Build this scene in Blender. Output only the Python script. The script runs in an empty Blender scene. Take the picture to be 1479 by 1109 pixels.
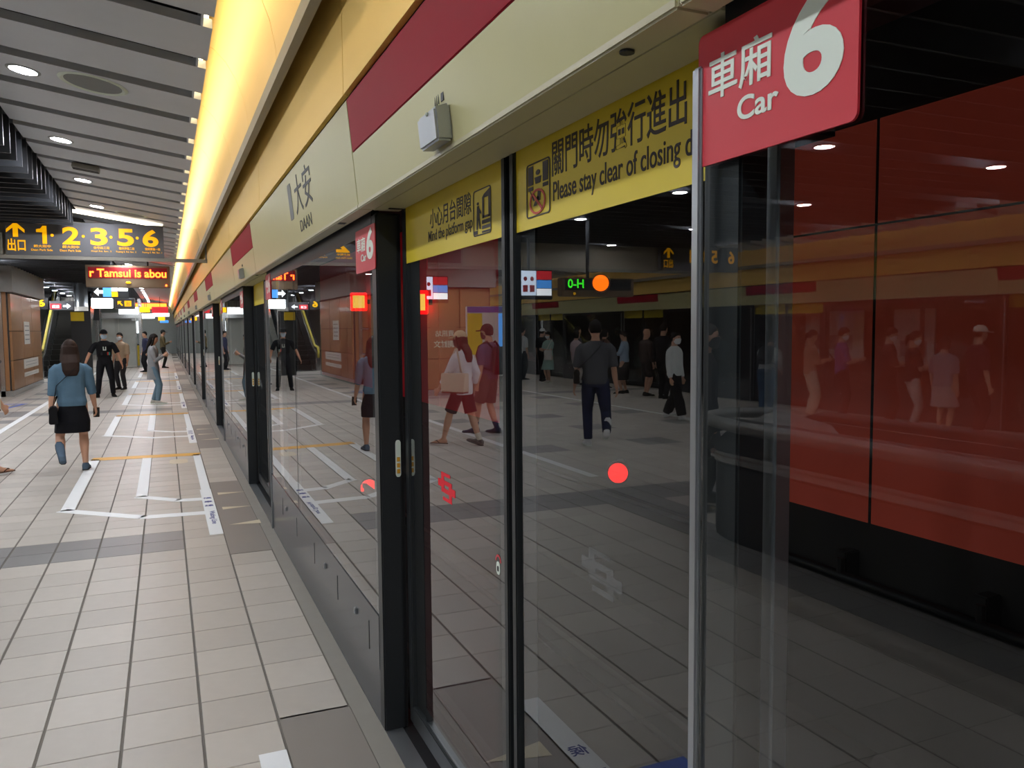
import bpy, bmesh, math, random
from mathutils import Vector as V, Matrix
random.seed(7)
PI = math.pi
SC = bpy.context.scene
COL = SC.collection
# ------------------------------------------------------------------ camera, world, exposure
YAW, PITCH, ROLL = math.radians(23.245), math.radians(-3.966), math.radians(-0.4636)
FPX, CAMZ = 1163.99, 1.7
def cam_axes():
    cy, sy = math.cos(YAW), math.sin(YAW)
    w = V((sy*math.cos(PITCH), cy*math.cos(PITCH), math.sin(PITCH)))
    r0 = V((cy, -sy, 0)); u0 = r0.cross(w)
    return r0*math.cos(ROLL)+u0*math.sin(ROLL), -r0*math.sin(ROLL)+u0*math.cos(ROLL), w
_r, _u, _w = cam_axes()
cd = bpy.data.cameras.new('camera'); cam = bpy.data.objects.new('camera', cd); COL.objects.link(cam)
cd.sensor_width = 36; cd.lens = 36*FPX/1479; cd.clip_start = 0.02; cd.clip_end = 300
cam.matrix_world = Matrix(((_r.x, _u.x, -_w.x, 0), (_r.y, _u.y, -_w.y, 0), (_r.z, _u.z, -_w.z, CAMZ), (0, 0, 0, 1)))
SC.camera = cam
wd = bpy.data.worlds.new('world'); SC.world = wd; wd.use_nodes = True
wd.node_tree.nodes['Background'].inputs[0].default_value = (0.5, 0.52, 0.55, 1)
wd.node_tree.nodes['Background'].inputs[1].default_value = 0.0
vs = SC.view_settings
vs.view_transform = 'Standard'; vs.look = 'None'; vs.gamma = 1; vs.use_curve_mapping = False
vs.exposure = 0.0
SC.cycles.sample_clamp_indirect = 4
SC.cycles.max_bounces = 8; SC.cycles.transparent_max_bounces = 24
SC.cycles.caustics_reflective = False; SC.cycles.caustics_refractive = False
LAMP = 420.0        # downlight emission strength

# ------------------------------------------------------------------ materials
MATS = {}
def srgb(h):
    c = [int(h[i:i+2], 16)/255 for i in (0, 2, 4)]
    return tuple(x/12.92 if x <= .04045 else ((x+.055)/1.055)**2.4 for x in c)
def mat(name, hexcol='808080', rough=.5, metal=0.0, var=.08, scale=9.0, emit=0.0, coat=0.0, spec=.5, bump=0.0):
    if name in MATS: return MATS[name]
    m = bpy.data.materials.new(name); m.use_nodes = True; nt = m.node_tree; N = nt.nodes; L = nt.links
    b = N['Principled BSDF']; c = srgb(hexcol)
    b.inputs['Roughness'].default_value = rough; b.inputs['Metallic'].default_value = metal
    b.inputs['Specular IOR Level'].default_value = spec
    if coat: b.inputs['Coat Weight'].default_value = coat; b.inputs['Coat Roughness'].default_value = .06
    if var > 0:
        tc = N.new('ShaderNodeTexCoord'); no = N.new('ShaderNodeTexNoise'); no.inputs['Scale'].default_value = scale
        no.inputs['Detail'].default_value = 3
        L.new(tc.outputs['Object'], no.inputs['Vector'])
        mx = N.new('ShaderNodeMix'); mx.data_type = 'RGBA'
        mx.inputs[6].default_value = (*[x*(1-var) for x in c], 1); mx.inputs[7].default_value = (*[min(1, x*(1+var)) for x in c], 1)
        L.new(no.outputs['Fac'], mx.inputs[0]); L.new(mx.outputs[2], b.inputs['Base Color'])
        if bump:
            bp = N.new('ShaderNodeBump'); bp.inputs['Strength'].default_value = bump; bp.inputs['Distance'].default_value = .01
            L.new(no.outputs['Fac'], bp.inputs['Height']); L.new(bp.outputs['Normal'], b.inputs['Normal'])
    else:
        b.inputs['Base Color'].default_value = (*c, 1)
    if emit:
        b.inputs['Emission Color'].default_value = (*c, 1); b.inputs['Emission Strength'].default_value = emit
    MATS[name] = m
    return m
def mat_tile(name, hexcol, island):
    m = mat(name, hexcol, .42, var=.05, scale=14, spec=.35)
    nt = m.node_tree; N = nt.nodes; L = nt.links; b = N['Principled BSDF']
    src = b.inputs['Base Color'].links[0].from_socket
    if island:
        g = N.new('ShaderNodeNewGeometry'); rnd = g.outputs['Random Per Island']
    else:
        g = N.new('ShaderNodeObjectInfo'); rnd = g.outputs['Random']
    mr = N.new('ShaderNodeMapRange'); mr.inputs[3].default_value = .9; mr.inputs[4].default_value = 1.06
    L.new(rnd, mr.inputs[0])
    hs = N.new('ShaderNodeHueSaturation'); L.new(mr.outputs[0], hs.inputs['Value']); L.new(src, hs.inputs['Color'])
    L.new(hs.outputs[0], b.inputs['Base Color'])
    return m
def mat_glass(name, tint=(.93, .95, .95), ior=1.52, film=None):
    m = bpy.data.materials.new(name); m.use_nodes = True; nt = m.node_tree; N = nt.nodes; L = nt.links
    N.remove(N['Principled BSDF'])
    out = N['Material Output']
    tr = N.new('ShaderNodeBsdfTransparent'); tr.inputs[0].default_value = (*tint, 1)
    gl = N.new('ShaderNodeBsdfGlossy'); gl.inputs['Roughness'].default_value = 0.0
    gl.inputs[0].default_value = (.97, .98, .98, 1)
    fr = N.new('ShaderNodeFresnel'); fr.inputs['IOR'].default_value = ior
    geo = N.new('ShaderNodeNewGeometry')
    # two surfaces of a pane: R = 2F/(1+F), taken once on the outer face
    a = N.new('ShaderNodeMath'); a.operation = 'MULTIPLY'; a.inputs[1].default_value = 2
    b = N.new('ShaderNodeMath'); b.operation = 'ADD'; b.inputs[1].default_value = 1
    d = N.new('ShaderNodeMath'); d.operation = 'DIVIDE'
    s = N.new('ShaderNodeMath'); s.operation = 'SUBTRACT'; s.inputs[0].default_value = 1
    f = N.new('ShaderNodeMath'); f.operation = 'MULTIPLY'
    L.new(fr.outputs[0], a.inputs[0]); L.new(fr.outputs[0], b.inputs[0])
    L.new(a.outputs[0], d.inputs[0]); L.new(b.outputs[0], d.inputs[1])
    L.new(geo.outputs['Backfacing'], s.inputs[1]); L.new(d.outputs[0], f.inputs[0]); L.new(s.outputs[0], f.inputs[1])
    mx = N.new('ShaderNodeMixShader')
    L.new(f.outputs[0], mx.inputs[0]); L.new(tr.outputs[0], mx.inputs[1]); L.new(gl.outputs[0], mx.inputs[2])
    if film:                                             # thin reddish film painting a light haze on the pane
        df = N.new('ShaderNodeBsdfDiffuse'); df.inputs[0].default_value = (*srgb(film[0]), 1)
        m2 = N.new('ShaderNodeMixShader'); sm = N.new('ShaderNodeMath'); sm.operation = 'MULTIPLY'; sm.inputs[1].default_value = film[1]
        L.new(s.outputs[0], sm.inputs[0]); L.new(sm.outputs[0], m2.inputs[0]); L.new(mx.outputs[0], m2.inputs[1]); L.new(df.outputs[0], m2.inputs[2]); mx = m2
    L.new(mx.outputs[0], out.inputs[0])
    MATS[name] = m
    return m
def mat_film(name, hexcol, cover):
    m = bpy.data.materials.new(name); m.use_nodes = True; nt = m.node_tree; N = nt.nodes; L = nt.links
    b = N['Principled BSDF']; b.inputs['Base Color'].default_value = (*srgb(hexcol), 1); b.inputs['Roughness'].default_value = .5
    b.inputs['Alpha'].default_value = cover
    MATS[name] = m
    return m

GLASS = mat_glass('glass')
M = dict(
 tile=mat_tile('tile_beige', 'b9b2a8', False), tile_s=mat_tile('tile_beige_many', 'b9b2a8', True),
 dtile=mat_tile('tile_grey', '7f7d7b', False), dtile_s=mat_tile('tile_grey_many', '7f7d7b', True),
 grout=mat('grout', '6f6a63', .9), pad=mat('door_pad', '857e77', .5, var=.06, scale=4), kerb=mat('kerb_grey', '8b877f', .55),
 white=mat('white_tape', 'eef0f0', .5, var=.03), yellow_t=mat('yellow_tape', 'e0a52a', .5), blue_t=mat('blue_tape', '3a5fc0', .5),
 navy=mat('navy_print', '2f3a86', .6, var=0), arrow=mat('arrow_inlay', 'cfc3a8', .5),
 frame=mat('charcoal_frame', '2e3133', .38, metal=.35, var=.05), black=mat('black_gap', '0c0d0f', .6, var=0),
 frit=mat('black_frit', '131415', .5, var=0), alu=mat('aluminium', 'a9adb0', .32, metal=.85, var=.04), brushed=mat('brushed_steel', '8f8f8c', .36, metal=.5, var=.05, scale=20), steel=mat('stainless', 'c2c4c4', .22, metal=1, var=.04),
 kick=mat('kick_plate_grey', '434548', .22, metal=.1, var=.04, spec=.35), cream=mat('cream_enamel', 'bab584', .38, var=.02, spec=.2),
 red=mat('red_enamel', '981c2c', .5, var=.03, spec=.05), soffit=mat('soffit_cream', 'b3ad8b', .4, var=.03),
 gold=mat('gold_satin', 'f8d488', .4, metal=.65, var=.03, scale=2), goldwall=mat('gold_wall', 'eec460', .5, metal=.4, var=.03, scale=2), slat=mat('slat_grey', 'cdd1d8', .45, metal=.15, var=.03),
 recess=mat('slat_recess', '2b2d31', .7, var=0), fin=mat('fin_charcoal', '2a2c30', .45, var=.05), lipgrey=mat('cove_lip', '8a867c', .4),
 lamp=mat('lamp_white', 'f4f8ff', .5, var=0, emit=LAMP), covelamp=mat('cove_lamp', 'ffe9b8', .5, var=0, emit=15), strip=mat('strip_light', 'fff4dc', .5, var=0, emit=5),
 ring=mat('lamp_ring', '9a9c9c', .4), speak=mat('speaker_mesh', '7c7e7c', .6), signred=mat('sign_red', 'd0333f', .35, var=.02),
 signwhite=mat('sign_white', 'e6f0e2', .45, var=0), signyel=mat('band_yellow', 'd8c02a', .4, var=.04), signtxt=mat('band_print', '3a3230', .6, var=0),
 prohib=mat('prohibition_red', 'b8432e', .5, var=0),
 board=mat('sign_board_grey', '66666a', .5, metal=.2, var=.05), amber=mat('amber_letters', 'ffb400', .5, var=0, emit=.75), bulk=mat('bulkhead_beige', 'a89f8d', .45),
 ledback=mat('led_matrix', '6a0a10', .4, var=0, emit=.6), ledtxt=mat('led_letters', 'ff4a14', .5, var=0, emit=12), ledcase=mat('led_case', '7d6a55', .4, metal=.4),
 litwhite=mat('lit_white', 'f6fbff', .5, var=0, emit=2.2), lityel=mat('lit_yellow', 'ffc40a', .5, var=0, emit=1.0), litblue=mat('lit_blue', '4f9cf0', .5, var=0, emit=1.3),
 litred=mat('lit_red', 'e0303a', .5, var=0, emit=.8), dark=mat('dark_grey', '26282a', .5), wood=mat('orange_cladding', 'a87a52', .35, var=.12, scale=3, coat=.2),
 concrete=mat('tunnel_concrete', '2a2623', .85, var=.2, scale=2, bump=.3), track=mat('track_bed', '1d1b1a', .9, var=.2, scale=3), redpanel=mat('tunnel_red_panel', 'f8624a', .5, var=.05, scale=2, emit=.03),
 redbox=mat('red_haze_lightbox', 'e0182c', .5, var=.1, scale=.6, emit=.026), rail=mat('rail_steel', '221e1b', .6, metal=.2), lampred=mat('signal_red', 'ff0a0a', .4, var=0, emit=2.6),
 lamporg=mat('signal_orange', 'ff6a08', .4, var=0, emit=1.7), lampnum=mat('signal_number', 'ffc850', .4, var=0, emit=1.6), endwall=mat('end_wall_grey', '9aa09c', .6),
 wallgrey=mat('wall_grey', '8c8a86', .6), paper=mat('poster_paper', 'd8d4cc', .6, var=.04), purple=mat('map_purple', '5a4fa6', .5), mapyel=mat('map_yellow', 'e3c21e', .5),
 skin=mat('skin', 'd3a184', .55, var=.04), hairb=mat('hair_black', '1a1614', .6, var=.2, scale=30, spec=.15), hairbr=mat('hair_brown', '33251f', .6, var=.2, scale=30, spec=.15),
 eye=mat('eye_dark', '15100e', .3, var=0), lips=mat('lips', 'a85a50', .5, var=0), mask=mat('face_mask', 'bcd3e6', .8, var=.03), maskw=mat('face_mask_white', 'e6ebee', .8, var=.03), maskd=mat('face_mask_dark', '26262c', .8),
 escstep=mat('escalator_step', '26241f', .5, metal=.5), escyel=mat('handrail_yellow', 'd6c445', .4), rubber=mat('black_rubber', '141414', .5),
 screen=mat('screen_picture', 'c4d4ea', .4, var=.35, scale=9, emit=2.2),
)
def cloth(h, var=.1): return mat('cloth_'+h, h, .85, var=var, scale=18, spec=.2, bump=.15)

# ------------------------------------------------------------------ mesh helpers
class MB:
    def __init__(s): s.v = []; s.f = []
    def add(s, vs, fs):
        o = len(s.v); s.v += [tuple(p) for p in vs]; s.f += [tuple(i+o for i in f) for f in fs]; return s
    def box(s, x0, x1, y0, y1, z0, z1):
        x0, x1 = min(x0, x1), max(x0, x1); y0, y1 = min(y0, y1), max(y0, y1); z0, z1 = min(z0, z1), max(z0, z1)
        return s.add([(x0,y0,z0),(x1,y0,z0),(x1,y1,z0),(x0,y1,z0),(x0,y0,z1),(x1,y0,z1),(x1,y1,z1),(x0,y1,z1)],
              [(0,3,2,1),(4,5,6,7),(0,1,5,4),(1,2,6,5),(2,3,7,6),(3,0,4,7)])
    def prism(s, poly, fn, t0, t1):          # poly of (a,b); fn(a,b,t)->xyz
        n = len(poly)
        vs = [fn(a, b, t0) for a, b in poly]+[fn(a, b, t1) for a, b in poly]
        fs = [tuple(range(n)), tuple(range(2*n-1, n-1, -1))]+[(i, n+i, n+(i+1) % n, (i+1) % n) for i in range(n)]
        return s.add(vs, fs)
    def loft(s, rings, cap=True):
        n = len(rings[0]); o = []
        for r in rings: o += r
        fs = []
        for k in range(len(rings)-1):
            for i in range(n):
                j = (i+1) % n; fs.append((k*n+i, k*n+j, (k+1)*n+j, (k+1)*n+i))
        if cap: fs += [tuple(range(n-1, -1, -1)), tuple((len(rings)-1)*n+i for i in range(n))]
        return s.add(o, fs)
    def tube(s, pts, rad, n=8, up=None, flat=None):
        pts = [V(p) for p in pts]; m = len(pts)
        if not hasattr(rad, '__len__'): rad = [rad]*m
        rings = []; prev = None
        for i, p in enumerate(pts):
            d = (pts[min(i+1, m-1)]-pts[max(i-1, 0)])
            d = d.normalized() if d.length > 1e-9 else V((0, 0, 1))
            if prev is None:
                a = V(up) if up else (V((0, 1, 0)) if abs(d.y) < .9 else V((1, 0, 0)))
            else: a = prev
            a = (a-d*a.dot(d)).normalized(); b = d.cross(a); prev = a
            r = rad[i]; ra, rb = (r if hasattr(r, '__len__') else (r, r))
            rings.append([p+a*ra*math.cos(2*PI*k/n)+b*rb*math.sin(2*PI*k/n) for k in range(n)])
        return s.loft(rings)
    def ball(s, c, rx, ry=None, rz=None, n=10, m=7):
        ry = ry or rx; rz = rz or rx; c = V(c); rings = []
        for k in range(m):
            t = PI*(k+.35)/(m-.3)
            rings.append([c+V((rx*math.sin(t)*math.cos(2*PI*i/n), ry*math.sin(t)*math.sin(2*PI*i/n), -rz*math.cos(t))) for i in range(n)])
        return s.loft(rings)
    def disc(s, c, u, w, r, t=.01, n=20):
        c, u, w = V(c), V(u).normalized(), V(w).normalized(); nn = u.cross(w)
        return s.loft([[c+u*r*math.cos(2*PI*i/n)+w*r*math.sin(2*PI*i/n) for i in range(n)],
                       [c+nn*t+u*r*math.cos(2*PI*i/n)+w*r*math.sin(2*PI*i/n) for i in range(n)]])
    def mesh(s, name, material, smooth=False, bevel=0.0):
        me = bpy.data.meshes.new(name); me.from_pydata(s.v, [], s.f)
        bm = bmesh.new(); bm.from_mesh(me)
        bmesh.ops.recalc_face_normals(bm, faces=bm.faces)
        if bevel: bmesh.ops.bevel(bm, geom=[e for e in bm.edges if e.is_manifold and e.calc_face_angle(0) > .5], offset=bevel, segments=2, affect='EDGES', clamp_overlap=True)
        bm.to_mesh(me); bm.free()
        if material: me.materials.append(material)
        if smooth: me.shade_smooth()
        return me
    def build(s, name, material, parent=None, smooth=False, bevel=0.0, auto=False):
        me = s.mesh(name, material, smooth or auto, bevel)
        if auto: me.set_sharp_from_angle(angle=.7)
        return link(name, me, parent)
def link(name, me, parent=None, loc=None):
    o = bpy.data.objects.new(name, me); COL.objects.link(o)
    if parent: o.parent = parent
    if loc: o.location = loc
    return o
def tag(o, label=None, cat=None, group=None, kind=None):
    if label: o['label'] = label
    if cat: o['category'] = cat
    if group: o['group'] = group
    if kind: o['kind'] = kind
    return o
def thing(name, label, cat, loc=(0, 0, 0), rz=0.0, group=None):
    o = bpy.data.objects.new(name, None); COL.objects.link(o); o.empty_display_size = .1
    o.location = loc; o.rotation_euler = (0, 0, rz)
    return tag(o, label, cat, group)
def box(x0, x1, y0, y1, z0, z1): return MB().box(x0, x1, y0, y1, z0, z1)
def dup(root, loc=None, rz=None, label=None, group=None):
    c = root.copy(); COL.objects.link(c)
    if loc is not None: c.location = loc
    if rz is not None: c.rotation_euler = (0, 0, rz)
    if label: c['label'] = label
    if group: c['group'] = group
    for ch in list(root.children):
        d = ch.copy(); COL.objects.link(d); d.parent = c
        for g in list(ch.children):
            e = g.copy(); COL.objects.link(e); e.parent = d
    return c
DG = lambda: bpy.context.evaluated_depsgraph_get()
_tc = {}
def text_mesh(body, size, bold, mtl, ext=.0006, sx=1.0, shear=0.0):
    key = (body, size, bold, mtl.name, sx)
    if key in _tc: return _tc[key]
    c = bpy.data.curves.new('lettering', 'FONT'); c.body = body; c.size = size; c.offset = bold*size; c.extrude = ext
    c.resolution_u = 6; c.align_x = 'LEFT'; c.fill_mode = 'BOTH'
    o = bpy.data.objects.new('lettering', c); COL.objects.link(o)
    me = bpy.data.meshes.new_from_object(o.evaluated_get(DG())); bpy.data.objects.remove(o)
    xs = [v.co.x for v in me.vertices]; ys = [v.co.y for v in me.vertices]
    x0, x1, y0 = min(xs), max(xs), min(ys)
    for v in me.vertices: v.co.x = (v.co.x-x0)*sx; v.co.y -= y0
    me.materials.clear(); me.materials.append(mtl)
    _tc[key] = me
    me['w'] = (x1-x0)*sx; me['h'] = max(ys)-y0
    return me
def put_text(body, size, bold, mtl, origin, u, v, parent=None, sx=1.0, fit=None, fith=None, name='lettering'):
    me = text_mesh(body, size, bold, mtl, sx=sx)
    o = link(name, me, parent)
    u, v = V(u), V(v); n = u.cross(v)
    ku = fit/me['w'] if fit else (fith/me['h'] if fith else 1.0); kv = fith/me['h'] if fith else ku
    o.matrix_local = Matrix(((u.x*ku, v.x*kv, n.x, origin[0]), (u.y*ku, v.y*kv, n.y, origin[1]), (u.z*ku, v.z*kv, n.z, origin[2]), (0, 0, 0, 1)))
    return o
def flatpoly(polys, fn, t=.0008):
    m = MB()
    for p in polys: m.prism(p, fn, 0, t)
    return m
def roundrect(a0, a1, b0, b1, r, n=4):
    out = []
    for (ca, cb, s) in ((a1-r, b1-r, 0), (a0+r, b1-r, 1), (a0+r, b0+r, 2), (a1-r, b0+r, 3)):
        for k in range(n+1):
            t = PI/2*(s+k/n); out.append((ca+r*math.cos(t), cb+r*math.sin(t)))
    return out

# ------------------------------------------------------------------ setting: floor, tunnel, walls
def tunnel_and_walls():
    tag(box(-10.75, .95, -6, 90, -.35, -.004).build('floor', M['grout']), kind='structure')
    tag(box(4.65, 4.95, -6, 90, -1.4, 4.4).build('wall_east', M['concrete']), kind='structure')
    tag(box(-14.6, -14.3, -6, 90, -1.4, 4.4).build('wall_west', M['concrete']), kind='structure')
    tag(box(-14.6, 4.95, 66, 66.3, -1.4, 4.4).build('wall_north', M['endwall']), kind='structure')
    tag(box(-14.6, 4.95, -6.3, -6, -1.4, 4.4).build('wall_south', M['wallgrey']), kind='structure')
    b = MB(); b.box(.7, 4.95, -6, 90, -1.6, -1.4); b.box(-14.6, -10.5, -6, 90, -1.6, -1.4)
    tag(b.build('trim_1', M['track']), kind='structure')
    b = MB(); b.box(.70, .80, -6, 90, -1.4, -.35); b.box(-10.6, -10.5, -6, 90, -1.4, -.35)
    tag(b.build('trim_2', M['concrete']), kind='structure')
tunnel_and_walls()
FLOOR = bpy.data.objects['floor']

TX, TY, X0, Y0 = .31, .3165, .09, 3.541
def floor_tiles():
    g1, g2 = .0055, .0028
    def tm(name, m, w=TX, h=TY):
        b = MB(); x0, x1, y0, y1 = g1, w-g1, g2, h-g2; e = .002
        b.add([(x0,y0,-.004),(x1,y0,-.004),(x1,y1,-.004),(x0,y1,-.004),(x0+e,y0+e,0),(x1-e,y0+e,0),(x1-e,y1-e,0),(x0+e,y1-e,0)],
              [(4,5,6,7),(0,1,5,4),(1,2,6,5),(2,3,7,6),(3,0,4,7)])
        return b.mesh(name, m)
    light, dark = tm('tile', M['tile']), tm('tile', M['dtile'])
    L, D = MB(), MB()
    def isdark(i, j):
        x = X0+TX*i; y = Y0+TY*(j+.5)
        if i <= -1 and 10 <= (j % 38) <= 11 : return True                     # cross bands, two tiles deep
        if -9 <= i <= -8 and y < 6.9: return True                             # border of the escalator well
        if i in (-11, -10, -17, -16, -23, -22) and (j-20) % 6 < 2 and 9 < y < 40: return True
        return False
    quad = [(0,1,2,3)]
    for i in range(-34, 2):
        for j in range(-24, 176):
            x = X0+TX*i; y = Y0+TY*j
            if x+TX > .72: continue
            if i == 1:                                                         # border column: pads take the door zones
                if (y+.1-.4) % 6.0 < 3.1: continue
            d = isdark(i, j)
            if i >= -7 and -2 <= j <= 30 and len([1]) and (i >= -7):
                o = link('tile', dark if d else light, FLOOR, (x, y, 0))
            else:
                b = D if d else L; e = g1 if y < 14 else .004
                b.add([(x+e,y+g2,-.004),(x+TX-e,y+g2,-.004),(x+TX-e,y+TY-g2,-.004),(x+e,y+TY-g2,-.004),(x+e+.002,y+g2+.002,0),(x+TX-e-.002,y+g2+.002,0),(x+TX-e-.002,y+TY-g2-.002,0),(x+e+.002,y+TY-g2-.002,0)],
                      [(4,5,6,7),(0,1,5,4),(1,2,6,5),(2,3,7,6),(3,0,4,7)])
    tag(L.build('tile', M['tile_s'], FLOOR), kind='stuff'); tag(D.build('tile', M['dtile_s'], FLOOR), kind='stuff')
    box(-10.4, .40, Y0+TY*176, 90, -.004, 0).build('far_paving', M['tile_s'], FLOOR)
    pm = box(.404, .708, 0, 3.16, -.004, .0).mesh('door_pad', M['pad'])
    for k in range(-1, 9): link('door_pad', pm, FLOOR, (0, .40+6*k, 0))
    box(.712, .80, -6, 90, -.004, .001).build('kerb_strip', M['kerb'], FLOOR)
    box(-10.6, -10.45, -6, 90, -.004, .001).build('kerb_strip', M['kerb'], FLOOR)
    # arrows inlaid in the pads
    for k in range(0, 5):
        for (dy, flip) in ((2.45, 0), (1.70, 0), (1.00, 1)):
            y = 6.4+dy+6*(k-1) if k else .4+dy
            tri = [(.46, y-.06), (.46, y+.06), (.73, y)] if not flip else [(.735, y-.07), (.735, y+.07), (.47, y-.02)]
            flatpoly([[(a-.01, b) for a, b in tri]], lambda a, b, t: (a, b, .0012+t)).build('boarding_arrow', M['arrow'], FLOOR)
floor_tiles()

def queue_marks():
    def strip(m, x0, y0, x1, y1, w):
        d = V((x1-x0, y1-y0)); n = V((-d.y, d.x)).normalized()*w/2
        m.prism([(x0+n.x, y0+n.y), (x1+n.x, y1+n.y), (x1-n.x, y1-n.y), (x0-n.x, y0-n.y)], lambda a, b, t: (a, b, .0008+t), 0, .0012)
    names = ['nearest white queue box taped on floor, yellow far edge, ahead of walking woman', 'second white queue box on floor past the walking woman, yellow far edge',
             'third queue box on floor under the woman in long grey shirt', 'distant queue box on floor behind the woman in grey shirt', 'farthest queue box on floor near the end wall']
    for k in range(0, 5):
        t = thing('queue_marking', names[k], 'floor marking', (0, 6*k, 0), group='taped queue boxes')
        for (a, w, mm, nm) in (((-.91, 8.02+.6, -.91, 11.95), .12, 'white', 'outer_tape'), ((-.275, 9.02, -.275, 11.8), .11, 'white', 'inner_tape'),
                        ((.345, 9.1, .345, 11.85), .09, 'white', 'edge_tape'), ((-.95, 11.98, .39, 11.85), .26, 'yellow_t', 'yellow_tape'),
                        ((-.96, 8.65, -.24, 8.02), .13, 'white', 'outer_tape'), ((-.26, 8.02, .30, 7.97), .15, 'white', 'outer_tape'),
                        ((-.31, 9.05, .07, 8.68), .12, 'white', 'inner_tape'), ((.05, 8.68, .30, 8.64), .14, 'white', 'inner_tape')):
            m = MB(); strip(m, *a, w); m.build(nm, M[mm], t)
        if k == 0: flatpoly([roundrect(.0, .22, 11.1, 11.5, .09)], lambda a, b, t: (a, b, .0012+t)).build('floor_disc', M['arrow'], t)
    for k in range(-1, 5):
        t = thing('waiting_line_panel', ['white waiting line floor panel beside the nearest sliding door', 'white waiting line floor panel at the nearest queue box, blue lettering',
            'white waiting line floor panel at the second queue box', 'white waiting line floor panel at the third queue box',
            'white waiting line floor panel at the fourth queue box', 'white waiting line floor panel at the fifth queue box'][k+1], 'floor panel', (0, 6*k+(.12 if k < 0 else 0), 0), group='waiting line panels')
        box(.287, .395, 7.07, 9.15, .0009, .003).build('panel', M['white'], t)
        put_text('候', .1, .01, M['navy'], (.30, 8.62, .0035), (1, 0, 0), (0, 1, 0), t, fit=.08)
        put_text('車', .1, .01, M['navy'], (.30, 8.43, .0035), (1, 0, 0), (0, 1, 0), t, fit=.08)
        put_text('線', .1, .01, M['navy'], (.30, 8.24, .0035), (1, 0, 0), (0, 1, 0), t, fit=.08)
        put_text('Waiting Line', .1, .01, M['navy'], (.315, 8.02, .0035), (0, -1, 0), (1, 0, 0), t, fit=.55, fith=.06)
    b = MB(); b.box(-2.7, -2.59, 8, 70, .001, .002)
    tag(b.build('platform_line', M['white']), 'long white tape line on floor left of the walking woman', 'floor line')
    b = MB(); b.box(-7.15, -7.04, 6, 70, .001, .002)
    tag(b.build('platform_line', M['white']), 'long white tape line on floor before the opposite platform crowd', 'floor line')
    t = thing('corner_mark', 'blue tape corner mark on floor beside the orange clad wall', 'floor marking')
    box(-4.0, -3.05, 22.0, 22.12, .001, .002).build('tape', M['blue_t'], t); m = MB(); strip(m, -3.3, 20.9, -3.12, 22.0, .08); m.build('tape', M['blue_t'], t)
    tag(box(-.02, .27, 1.9, 2.57, .001, .003).build('floor_sticker', M['blue_t']), 'blue floor sticker mirrored low in the sliding door glass', 'floor sticker')
queue_marks()

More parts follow.
